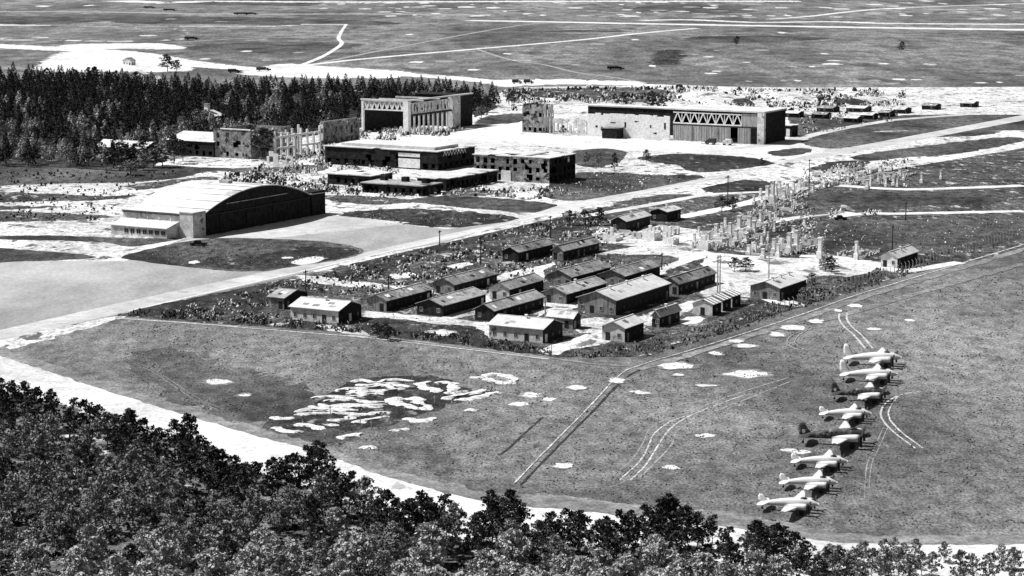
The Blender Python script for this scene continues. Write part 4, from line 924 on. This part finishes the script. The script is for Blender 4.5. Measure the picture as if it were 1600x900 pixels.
g = dens([G(*q) for q in FEN], False, 2.7)[:98]
fr = empty('wire_fence', (g[0][0], g[0][1], 0), 0, 'long wire fence on pale posts along the near side of the hut camp', 'fence')
pm = MB(); pm.bar((0, 0, 0), (0, 0, 2.5), .20, w2=.16); pm.bar((0, 0, 2.45), (-.35, .25, 2.9), .12); pme = pm.mesh('post', M['polel'])
for X, Y in g: link('post', pme, fr, (X-g[0][0], Y-g[0][1], 0))
mb = MB()
for zz in (.5, 1.1, 1.7, 2.3):
    for a, b in zip(g[::1], g[1:]): mb.bar((a[0]-g[0][0], a[1]-g[0][1], zz), (b[0]-g[0][0], b[1]-g[0][1], zz), .03, n=3)
mb.build('wire', M['steeldk'], fr)
for nmx, pts, lab in (('wire_fence', [(786,612),(800,610),(822,606),(850,600),(880,594),(895,590),(950,578)], 'short row of thin white posts crossing the meadow by the spoil banks'),):
    g = dens([G(*q) for q in pts], False, 3.6); r = empty(nmx, (g[0][0], g[0][1], 0), 0, lab, 'fence')
    q = MB(); q.bar((0,0,0), (0,0,2.4), .16); qm = q.mesh('post', M['plaster'])
    for X, Y in g: link('post', qm, r, (X-g[0][0], Y-g[0][1], 0))
g = dens([G(*q) for q in [(455,511),(600,524),(700,536),(862,556)]], False, 3.4)[:95]; r = empty('wire_fence', (g[0][0], g[0][1], 0), 0, 'thin post fence in front of the dark hedge on the meadow side of the camp', 'fence')
for X, Y in g: link('post', pme, r, (X-g[0][0], Y-g[0][1], 0))
for x, y in ((516,648),(563,662),(580,672),(545,664),(679,632),(706,640),(597,660)):
    X, Y = G(x, y); mb = MB(); mb.bar((0,0,0), (0,0,1.9), .16); mb.box(-.25,.25,-.03,.03,1.5,1.7)
    tag(mb.build('marker_stake', M['plaster'], loc=(X, Y, 0)), 'thin white marker stake standing among the spoil banks', 'stake', 'marker stakes among the spoil banks')

def truck(p, L, rz, label, cat='truck', m='steeldk', kind='truck'):
    X, Y = G(*p); r = empty('parked_' + kind, (X, Y, 0), rz, label, cat); W = L * .36
    if kind == 'truck':
        mb = MB(); mb.box(-L/2, L*.16, -W/2, W/2, .9, 1.1); mb.box(-L/2, L*.16, -W/2, W/2, 1.1, 2.7); mb.poly([(-L/2,-W/2,2.7),(L*.16,-W/2,2.7),(L*.16,0,3.2),(-L/2,0,3.2)]); mb.poly([(-L/2,0,3.2),(L*.16,0,3.2),(L*.16,W/2,2.7),(-L/2,W/2,2.7)]); mb.build('cargo_bed', M[m], r)
        mb = MB(); mb.box(L*.18, L*.34, -W*.45, W*.45, .8, 2.4); mb.build('cab', M[m], r)
        mb = MB(); mb.box(L*.345, L*.5, -W*.3, W*.3, .7, 1.6); mb.build('bonnet', M[m], r)
    else:
        mb = MB(); mb.box(-L/2, L/2, -W/2, W/2, .45, 1.05); mb.build('body', M[m], r)
        mb = MB(); n = [(-L*.3, 1.06), (-L*.22, 1.75), (L*.1, 1.75), (L*.2, 1.06)]
        for i in range(3):
            (a, z0), (b, z1) = n[i], n[i+1]; mb.poly([(a,-W*.45,z0),(b,-W*.45,z1),(b,W*.45,z1),(a,W*.45,z0)][::-1])
        mb.poly([(a,-W*.45,z) for a, z in n][::-1]); mb.poly([(a,W*.45,z) for a, z in n]); mb.build('cabin', M['glass'], r)
        mb = MB(); mb.box(-L*.2, L*.09, -W*.43, W*.43, 1.752, 1.80); mb.build('roof', M[m], r)
    for sx in (-.3, .3):
        for sy in (-1, 1):
            mb = MB(); mb.bar((L*sx, sy*W*.42, .42), (L*sx, sy*W*.53, .42), .84, n=12); mb.build('wheel', M['tyre'], r)
truck((310,384), 5.5, rad(5), 'dark saloon car parked on the grass before the arched hangar', 'car', 'steeldk', 'car')
truck((1313,344), 4.6, rad(10), 'dark car on the camp road at the right', 'car', 'steeldk', 'car')
truck((1110,226), 5.5, rad(150), 'dark truck parked before the grey sliding doors', 'truck', 'steeldk')
truck((1136,227), 5.0, rad(150), 'small pale truck in the open doorway of the boxy hangar', 'truck', 'render')
truck((412,111), 11, rad(8), 'big dark truck on the pale perimeter road beyond the wood', 'truck')
truck((366,114), 9, rad(0), 'low dark truck left of the big one on the perimeter road', 'truck')
truck((378,23), 20, rad(0), 'dark far truck, left one of a pair on the far track', 'truck'); truck((392,23), 18, rad(0), 'dark far truck, right one of a pair on the far track', 'truck')
truck((962,109), 13, rad(2), 'dark truck alone in the far meadow before a white patch', 'truck')
truck((234,13), 16, rad(0), 'dark truck at far upper left corner by white patches', 'truck'); truck((266,17), 18, rad(0), 'second dark truck at far upper left, right of the other', 'truck')
truck((300,62), 14, rad(0), 'dark truck at the right tip of the bare white ground', 'truck'); truck((1062,139), 7, rad(60), 'dark truck parked behind the scrub at the edge of far meadow', 'truck')
for x, y, lab in ((808,131,'left'), (826,131,'right')): truck((x, y), 7, rad(0), 'dark truck on the pale strip beyond the wood end, %s of two' % lab, 'truck')

# ---------------------------------------------------------------- aircraft
def loft(mb, secs, n=14, mi=0, cap=True):
    k0 = len(mb.v)
    for x, cy, cz, ry, rz in secs:
        for i in range(n):
            a = 2*math.pi*i/n; mb.v.append((x, cy + ry*math.cos(a), cz + rz*math.sin(a)))
    for s in range(len(secs)-1):
        for i in range(n):
            j = (i+1) % n; mb.f.append((k0+s*n+i, k0+s*n+j, k0+(s+1)*n+j, k0+(s+1)*n+i)); mb.m.append(mi)
    if cap:
        mb.f.append(tuple(k0+i for i in range(n))); mb.m.append(mi); e = k0+(len(secs)-1)*n; mb.f.append(tuple(e+i for i in reversed(range(n)))); mb.m.append(mi)
def surf(mb, secs, vertical=False):
    """secs: (span, x_lead, x_trail, z, thickness)"""
    k0 = len(mb.v)
    for s, xl, xt, z, t in secs:
        for fx, ft in ((0,0),(.12,.8),(.35,1),(.7,.6),(1,.05),(.7,-.6),(.35,-1),(.12,-.8)):
            x = xl + (xt-xl)*fx; o = ft*t/2
            mb.v.append((x, o, s) if vertical else (x, s, z+o))
    for q in range(len(secs)-1):
        for i in range(8):
            j = (i+1) % 8; mb.f.append((k0+q*8+i, k0+(q+1)*8+i, k0+(q+1)*8+j, k0+q*8+j)); mb.m.append(0)
    mb.f.append(tuple(k0+i for i in range(8))); mb.m.append(0); e = k0+(len(secs)-1)*8; mb.f.append(tuple(e+i for i in reversed(range(8)))); mb.m.append(0)
def plane(tail, nose_x, head, label, fus='silver', wing='silverw', fin='silver', finh=1.0, props=3, fat=.82):
    head += ((tail[1] * 7) % 5 - 2) * .8; X0, Y0 = G(*tail); c, s = math.cos(rad(head)), math.sin(rad(head))
    lo, hi = 5, 30
    for _ in range(40):
        m = (lo+hi)/2
        if PX(X0+c*m, Y0+s*m, 2)[0] < nose_x: lo = m
        else: hi = m
    k = lo / 12.1
    r = empty('twin_engine_aircraft', (X0+c*6*k, Y0+s*6*k, 0), rad(head), label, 'aircraft', 'aircraft parked in a line on the grass'); r.scale = (k,)*3
    mb = MB(); loft(mb, [(-6,0,1.25,.10,.14),(-5.4,0,1.32,.24*fat,.34),(-4,0,1.5,.42*fat,.52),(-2,0,1.75,.62*fat,.74),(0,0,1.95,.78*fat,.90),(2,0,2.1,.82*fat,.95),(3.6,0,2.15,.76*fat,.88),(4.8,0,2.1,.58*fat,.66),(5.7,0,2.0,.34*fat,.38),(6.1,0,1.97,.10,.12)])
    smooth(mb.build('fuselage', M[fus], r))
    mb = MB(); loft(mb, [(2.0,0,2.75,.2,.1),(2.5,0,2.9,.4,.30),(3.2,0,2.9,.42,.32),(3.9,0,2.7,.34,.22),(4.4,0,2.5,.18,.08)], 10); smooth(mb.build('canopy', M['glass'], r))
    mb = MB()
    for i in range(5):
        for sy in (-1, 1): mb.box(-1.6+i*.8, -1.2+i*.8, sy*.83*fat-.03, sy*.83*fat+.03, 2.1, 2.4)
    if fus == 'camo': mb.build('cabin_window', M['glass'], r)
    mb = MB(); surf(mb, [(-8.9,.9,.5,2.3,.03),(-8.5,1.3,.3,2.05,.08),(-6.5,1.9,.1,1.95,.16),(-3,2.6,-.25,1.72,.28),(0,3.0,-.4,1.5,.4),(3,2.6,-.25,1.72,.28),(6.5,1.9,.1,1.95,.16),(8.5,1.3,.3,2.05,.08),(8.9,.9,.5,2.3,.03)]); smooth(mb.build('wing', M[wing], r))
    mb = MB(); surf(mb, [(-3.3,-5.3,-5.7,1.6,.03),(-2.8,-4.6,-6.0,1.55,.07),(-1.2,-4.2,-6.15,1.52,.12),(0,-3.9,-6.0,1.5,.16),(1.2,-4.2,-6.15,1.52,.12),(2.8,-4.6,-6.0,1.58,.07),(3.3,-5.3,-5.7,1.6,.03)]); smooth(mb.build('tailplane', M[fus], r))
    mb = MB(); h = 1.5*finh; surf(mb, [(1.4,-3.6,-6.1,0,.16),(1.4+h*.5,-4.5,-6.35,0,.13),(1.4+h,-5.0,-6.35,0,.1),(1.4+h*1.3,-5.5,-6.1,0,.04)], True); smooth(mb.build('tail_fin', M[fin], r))
    if fin == 'camo':
        mb = MB(); mb.bar((-5.4, -.12, 2.1), (-5.4, .12, 2.1), .62, n=12); mb.build('tail_mark', M['steel'], r)
    for sy in (-1, 1):
        mb = MB(); y = sy*2.55; loft(mb, [(-.4,y,1.75,.12,.12),(.8,y,1.8,.42,.42),(2.2,y,1.85,.56,.58),(3.6,y,1.88,.64,.66),(4.35,y,1.9,.62,.64),(4.4,y,1.9,.45,.45)]); nc = smooth(mb.build('engine', M[wing], r))
        mb = MB(); loft(mb, [(4.15,y,1.89,.655,.675),(4.42,y,1.9,.60,.62)], 14); mb.build('cowl_ring', M['steeldk'], nc)
        mb = MB(); loft(mb, [(4.35,y,1.9,.14,.14),(4.8,y,1.9,.04,.04)], 8)
        for b in range(props):
            a = 2*math.pi*b/props + .5; mb.bar((4.6,y,1.9), (4.62, y+1.5*math.cos(a), 1.9+1.5*math.sin(a)), .22, w2=.34)
        mb.build('propeller', M['steeldk'], nc)
        mb = MB(); mb.bar((2.9,y,1.5), (3.1,y,.5), .18); mb.bar((3.3,y,1.5), (3.15,y,.5), .12); mb.build('landing_gear', M['steeldk'], r)
        mb = MB(); mb.bar((3.1,y-.16,.5), (3.1,y+.16,.5), 1.0, n=14); mb.build('wheel', M['tyre'], r)
    mb = MB(); mb.bar((-5.3,0,1.2), (-5.5,0,.25), .12); mb.bar((-5.5,-.08,.25), (-5.5,.08,.25), .45, n=10); mb.build('tail_wheel', M['tyre'], r)
plane((1187,795), 1280, -19, 'silver twin engine aircraft nearest the wood, last of the line', finh=.9)
plane((1220,762), 1309, -19, 'silver twin engine aircraft second nearest the wood, with slim fuselage', finh=.9)
plane((1238,729), 1325, -18, 'silver twin engine aircraft just behind which two pale patches lie on the grass', finh=.8)
plane((1250,692), 1362, -16, 'longest aircraft with dark camouflaged fuselage and black fin, pale wings', 'camo', 'silverw', 'camo', finh=1.15)
plane((1282,654), 1362, -18, 'smallest silver aircraft, between the two dark finned ones', finh=.8)
plane((1300,624), 1392, -17, 'aircraft with dark fin and pale wings, third from the top of the line', 'camo', 'silverw', 'camo', finh=1.2)
plane((1314,594), 1403, -17, 'white aircraft with tall broad fin, second from the top of the line', finh=1.6, fat=.95)
plane((1320,568), 1409, -17, 'white aircraft with wide wing at the very top of the parked line', finh=1.5, fat=1.0)
oval('sand_patch', 1254, 706, 34, 7, M['sand'], .4); oval('sand_patch', 1232, 703, 28, 5, M['sand'], .4)

# ---------------------------------------------------------------- trees
def leafface(mb, c, s, rr, up=.45, mi=0):
    nrm = Vector((rr.gauss(0, 1), rr.gauss(0, 1), rr.gauss(0, 1) + up)).normalized()
    u = nrm.orthogonal().normalized(); w = nrm.cross(u); a = rr.uniform(0, 6.28)
    u, w = u*math.cos(a)+w*math.sin(a), w*math.cos(a)-u*math.sin(a)
    k = len(mb.v)
    for q in ((-1, -.25), (.1, -.55), (1, .1), (-.05, .6)):
        p = c + u*q[0]*s + w*q[1]*s; mb.v.append(tuple(p))
    mb.f.append((k, k+1, k+2, k+3)); mb.m.append(mi)
def pine(seed, H, Rr, mleaf, ncl=52, per=62, ls=.26, flat=.55, lowest=.28, cs=1):
    rr = random.Random(seed); mb = MB(); tr = MB()
    lean = Vector((rr.uniform(-.5, .5), rr.uniform(-.5, .5), 0)); pts = []
    for i in range(7): pts.append(Vector((0, 0, H*.93*i/6)) + lean * (i/6)**2 + Vector((rr.uniform(-.12, .12), rr.uniform(-.12, .12), 0)) * (i > 0))
    for i in range(6): tr.bar(pts[i], pts[i+1], .34*(1-i/7), w2=.34*(1-(i+1)/7), n=7)
    for c in range(ncl):
        t = lowest + (1-lowest) * (c + rr.random()) / ncl
        env = Rr * (math.sin(math.pi * min(1, (t-lowest)/(1-lowest)*.72 + .26)) ** .8) * rr.uniform(.3, 1.25)
        a = rr.uniform(0, 6.28)
        cen = Vector((0, 0, H * t)) + lean * t*t + Vector((math.cos(a), math.sin(a), 0)) * env
        stem = Vector((0, 0, H * (t-.1))) + lean * t*t
        if c % 2 == 0: tr.bar(stem, cen, .10, w2=.03, n=4)
        cr = Rr * rr.uniform(.17, .36) * cs
        for _ in range(int(per * (cr / (Rr*.28)) ** 2)):
            d = Vector((rr.gauss(0, 1), rr.gauss(0, 1), rr.gauss(0, 1))).normalized() * cr * rr.uniform(.55, 1.05)
            d.z *= flat; leafface(mb, cen + d, ls * (.5 + 1.5 * rr.random() ** 2), rr, .6)
    return mb.mesh('crown', mleaf), tr.mesh('trunk', M['bark'])
def tree(kind, protos, X, Y, sc, rz, label, cat, group, scz=None):
    cr, tr = R.choice(protos)
    r = empty(kind, (X, Y, 0), rz, label, cat, group); r.scale = (sc, sc, scz or sc)
    link('trunk', tr, r); link('crown', cr, r); return r
PD = [pine(i, 9.5, 2.9, M['leafd'], ncl=76, per=32, cs=.72) for i in range(5)]
PM = [pine(20+i, 8.5, 2.9, M['leafm'], ncl=74, per=36, cs=.74) for i in range(5)]
PL = [pine(40+i, 7.0, 3.2, M['leaf_lightened'], flat=.75, lowest=.15, ls=.28, cs=.85) for i in range(4)]
EDGE = [(-80,560),(0,585),(100,612),(186,636),(210,640),(250,662),(290,648),(330,688),(370,715),(430,712),(470,702),(495,690),(530,728),(565,728),(600,762),(640,778),(690,768),(725,775),(745,800),(772,768),(800,766),(830,806),(890,788),(950,800),(990,795),(1040,772),(1075,790),(1110,800),(1140,828),(1180,812),(1215,816),(1240,822),(1265,850),(1290,885),(1320,920),(1700,960)]
def edge(x):
    for a, b in zip(EDGE, EDGE[1:]):
        if a[0] <= x <= b[0]: return a[1] + (b[1]-a[1]) * (x-a[0]) / (b[0]-a[0])
    return 2000
spots = []
def tryspot(X, Y, dmin):
    for a, b in spots:
        if (a-X)**2 + (b-Y)**2 < dmin*dmin: return False
    spots.append((X, Y)); return True
count = 0
def fg_tree(X, Y, protos, H0, H, lab, cat, group, kind, wid=1):
    global count
    zx = PX(X, Y)[0]; zn = 'at the left end' if zx < 330 else 'straight below the spoil banks' if zx < 760 else 'below the wheel tracks' if zx < 1050 else 'nearest the parked aircraft'
    lab = lab + ', ' + zn; group = group + ' ' + zn
    if count >= 298: return
    count += 1; sc = H / H0
    tree(kind, protos, X, Y, sc*wid, R.uniform(0, 6.28), lab, cat, group, sc)
LD = ('dark pine tree edging the near wood by the road', 'pine tree', 'dark pines edging the near wood')
LM = ('bushy mid grey pine tree inside the near wood', 'pine tree', 'grey pines of the near wood')
LL = ('low pine of the near wood with lightened leaf colour', 'broadleaf tree', 'pale trees of the near wood')
x = -60
while x < 1290:                                   # the rank along the edge
    top = edge(x) + R.uniform(-2, 6); H = R.uniform(6.5, 9.5) if x < 1100 else R.uniform(5, 7)
    by = (top + H) / (1 - H / 100.0); X, Y = G(x, by)
    if tryspot(X, Y, 2.2): fg_tree(X, Y, PD if R.random() < .85 else PM, 9.5, H, *LD, 'dark_pine')
    x += R.uniform(13, 24)
for px, top, H in ((498,686,9),(290,645,8.5),(205,636,8),(770,764,7),(797,762,7.5),(1040,770,9),(1183,810,7),(660,766,8),(740,800,6),(1215,815,6.5)):
    by = (top + H) / (1 - H / 100.0); X, Y = G(px, by); spots.append((X, Y)); fg_tree(X, Y, PD, 9.5, H, *LD, 'dark_pine')
t = 0
while count < 290 and t < 30000:
    t += 1
    x = R.uniform(-60, 1300); y = R.uniform(640, 1010); H = R.uniform(5.5, 8.5)
    X, Y = G(x, y); _, topy = PX(X, Y, H)
    e = edge(x)
    if topy < e + 8: continue
    dd = topy - e
    if not tryspot(X, Y, 4.3): continue
    if x > 1150 and R.random() < .3: continue
    lim = 250 - (x * .11)
    if dd < 30: fg_tree(X, Y, PD if R.random() < .7 else PM, 9.5, H, *LD, 'dark_pine')
    elif y - 100 + R.uniform(-60, 60) > 800 - max(0, (x-500) * .1): fg_tree(X, Y, PL, 7.0, H*.85, *LL, 'pale_tree')  # nearer trees get lightened leaves, a tone fade put into colour
    else: fg_tree(X, Y, PM if R.random() < .8 else PD, 8.5, H, *LM, 'grey_pine')
print('foreground trees', count, 'layers', max(l for _, l in LAY))
# saplings on the white ground at lower right
for px, by, H in ((1292,912,6),(1312,918,6.5),(1334,915,6),(1388,918,6),(1420,915,5),(1456,905,4.5),(1500,918,6),(1545,912,5),(1585,915,6),(1345,868,2.2),(1362,905,5),(1296,872,2.4),(1430,872,3.2),(1404,908,5.2),(1326,905,4.2),(1350,880,3.6),(1340,930,5),(1380,872,3.2),(1384,905,3.8),(1398,868,3.0),(1412,880,3.4),(1310,880,3),(1440,900,4),(1475,880,3.5),(1520,910,4.4),(1300,895,4.5),(1565,890,4)):
    X, Y = G(px, by); tree('sapling', PM, X, Y, H/8.5*.9, R.uniform(0, 6), 'grey pine sapling on the white ground at the lower right', 'sapling', 'saplings on the white ground', H/8.5)
# undergrowth
rr = random.Random(9); mb = MB()
k = 0
while k < 2600:
    x, y = rr.uniform(-60, 1330), rr.uniform(650, 1020); X, Y = G(x, y); _, ty = PX(X, Y, 1.8)
    if ty < edge(x) + 12: continue
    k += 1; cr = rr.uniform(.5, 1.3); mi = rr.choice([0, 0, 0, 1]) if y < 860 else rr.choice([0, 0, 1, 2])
    for _ in range(26):
        d = Vector((rr.gauss(0, 1), rr.gauss(0, 1), abs(rr.gauss(0, 1)))).normalized() * cr * rr.uniform(.6, 1.05); leafface(mb, Vector((X, Y, .1)) + d, rr.uniform(.2, .42), rr, .6, mi)
tag(mb.build('undergrowth', [M['leafd'], M['leafm'], M['leaf_lightened']]), 'tangled undergrowth filling the gaps of the near wood', 'undergrowth', kind='stuff')

# conifer wood behind the hangars
def conifer(seed, H, Rr, n=220, ls=.9):
    rr = random.Random(seed); mb = MB(); tr = MB(); tr.bar((0,0,0), (0,0,H*.97), .42, w2=.08, n=6)
    for i in range(6):
        a = rr.uniform(0, 6.28); z = H * rr.uniform(.12, .4); tr.bar((0,0,z), (Rr*.6*math.cos(a), Rr*.6*math.sin(a), z-.3), .10, w2=.04, n=3)
    for i in range(n):
        t = (i + rr.random()) / n; z = H * (.22 + .78 * t); a = rr.uniform(0, 6.28)
        e = Rr * (1 - t) ** .75 * rr.uniform(.35, 1.1) + .12
        c = Vector((math.cos(a)*e, math.sin(a)*e, z - e*.25)); nrm_up = rr.uniform(.2, 1)
        leafface(mb, c, ls * rr.uniform(.5, 1.0) * (1.1 - .6*t), rr, nrm_up)
    return mb, tr
cons = []
for i in range(5):
    a, b = conifer(60+i, 13, 2.7)
    cons.append((a.mesh('crown', M['conif']), b.mesh('trunk', M['bark']), a))
consl = []
for i in range(3):
    a, b = conifer(70+i, 10, 2.9, 200)
    consl.append((a.mesh('crown', M['conifl']), b.mesh('trunk', M['bark']), a))
WOOD = [(-260,120),(-100,122),(120,128),(186,132),(240,138),(400,140),(560,143),(700,148),(770,156),(778,168),(742,184),(738,178),(640,192),(560,200),(430,218),(300,222),(262,232),(240,262),(186,268),(100,262),(-260,260)]
TOPS = [(-260,100),(100,100),(186,112),(230,104),(262,94),(300,112),(400,114),(560,116),(700,117),(740,118),(768,124),(790,150)]
gp = [G(*q) for q in WOOD]
xs = [q[0] for q in gp]; ys = [q[1] for q in gp]
pts = []; rr = random.Random(21); t = 0
while len(pts) < 1500 and t < 60000:
    t += 1
    X, Y = rr.uniform(min(xs), max(xs)), rr.uniform(min(ys), max(ys))
    if not inside(X, Y, gp): continue
    if any((a-X)**2 + (b-Y)**2 < 12 for a, b in pts): continue
    pts.append((X, Y))
pts.sort(key=lambda q: q[1])
def vis(q):                                        # in the frame
    x, y = PX(q[0], q[1]); return -20 < x < 1620
front = [q for q in pts if vis(q)][:230] + [q for q in pts if vis(q)][-60:]
fs = set(front); rest = [q for q in pts if q not in fs]
for X, Y in front:
    lt = noise.noise(Vector((X/30, Y/45, 3))) + (1150 - Y) / 900 > .12
    pr = consl if lt else cons
    cr, tr, _ = rr.choice(pr); h = rr.uniform(.7, 1.25); zx = PX(X, Y)[0]
    zn = ' at the left end of the far wood' if zx < 250 else ' of the far wood behind the office blocks' if zx < 540 else ' of the far wood behind the truss hangar'
    bd = rr.random() < .16
    if bd: cr, tr = rr.choice(PM if lt else PD)
    r = empty('conifer_tree', (X, Y, 0), rr.uniform(0, 6.28), ('greyish conifer' if lt else 'dark spiky conifer') + zn, 'conifer', ('greyish conifers' if lt else 'dark conifers') + zn)
    r.scale = (h*.95, h*.95, h*(.82 if Y > 1250 else .92)); link('trunk', tr, r); link('crown', cr, r)
    if bd: r.scale = (h*1.1, h*1.1, h*1.05)
mb = MB()
for X, Y in rest:
    lt = noise.noise(Vector((X/30, Y/45, 3))) + (1150 - Y) / 900 > .12
    src = rr.choice(consl if lt else cons)[2]; a = rr.uniform(0, 6.28); ca, sa = math.cos(a), math.sin(a); h = rr.uniform(.8, 1.15); n0 = len(mb.v)
    mb.v += [(X + (x*ca - y*sa)*h, Y + (x*sa + y*ca)*h, z*h*.84) for x, y, z in src.v]
    mb.f += [tuple(n0 + i for i in f) for f in src.f]; mb.m += [1 if lt else 0] * len(src.f)
tag(mb.build('conifer_wood', [M['conif'], M['conifl']]), 'depth of the pine wood where single trees merge', 'wood', kind='stuff')
poly('wood_floor', WOOD, M['dark'], 1)
# single trees and bushes about the site
LT = [((408,250),13.5,1.7,'d','tall black tree against the grey wall of the gutted office block'),((254,262),11,1.3,'m','broad grey tree left of the long white hall'),((272,256),12,1.2,'d','dark tree touching the left end of the long white hall'),((224,252),11,1.5,'d','tall dark tree behind the white shed roof at far left'),((286,252),9,1.2,'d','dark tree in front of the long white hall'),((196,262),10,1.5,'d','wide dark tree at the left end of the white shed'),((240,262),9,1.2,'m','smaller grey tree left of the broad one by the long hall'),((204,274),7,1.7,'m','squat bush like tree at far left before the white shed'),((225,266),7,1.3,'m','round tree beside the white shed at far left'),
 ((1018,174),11,1.4,'d','dark bushy tree left of the boxy hangar roof'),((1034,172),8,1.2,'d','lower dark tree right beside the bushy one near the boxy hangar'),((262,112),12,1.6,'d','dark round tree rising behind the far white houses'),((276,114),9,1.4,'d','second dark tree right of the round one beyond the wood'),((960,270),8,.7,'d','slim dark tree on the turf mound behind the office block'),((935,262),7,.8,'m','small grey tree on the turf mound, centre'),((915,258),6,.8,'m','small grey tree on the left of the turf mound'),
 ((760,176),9,1.2,'d','dark tree at the right end of the pine wood'),((752,186),8,1.2,'m','grey tree right of the truss hangar end block'),((800,164),8,1.2,'d','dark tree behind the torn tower'),((880,212),5,1,'d','small dark pointed tree before the roofless hangar'),((974,166),8,1.2,'d','dark tree behind the roofless hangar, right of its middle'),((1190,262),4,1,'d','small dark bush on the verge of the main road'),((1010,256),6,.9,'d','dark bush at the left tip of the dark turf island'),
 ((935,352),6,1.4,'d','dark bush before the white roofed hut by the main road'),((915,352),5,1.6,'d','low dark bush left of the other by the back huts'),((890,352),5,1.6,'d','low spreading bush at the foot of the main road'),((1144,330),5,1.5,'d','dark bush at the foot of the pole by the turf island'),((1128,330),5,1.5,'d','dark bush left of that pole'),((1165,424),4,1.8,'d','dark pile of brush in the white yard'),((1148,424),4,1.6,'d','left heap of brush in the white yard'),((1300,428),5,1.3,'d','dark bush near the fence right of the littered roof'),((1290,424),5,1.3,'m','grey bush near the fence right of the littered roof'),((1268,452),5,1.3,'m','grey tree by the fence beside the littered roof hut'),
 ((1255,470),4,1.3,'m','small grey tree at the near corner of the littered roof hut'),((1150,73),9,1.2,'d','lone round dark tree in the far meadow'),((1408,82),9,1.2,'d','lone dark tree at the right of the far meadow'),((606,532),4,1.6,'d','dark bush on the field path below the camp'),((590,528),3.5,1.6,'d','small dark bush on the field path')]
for p, H, wd, k, lab in LT:
    X, Y = G(*p); tree('tree' if H > 5 else 'bush', PD if k == 'd' else PM, X, Y, H/9.0*wd, R.uniform(0, 6), lab, 'tree' if H > 5 else 'bush', None, H/9.0)
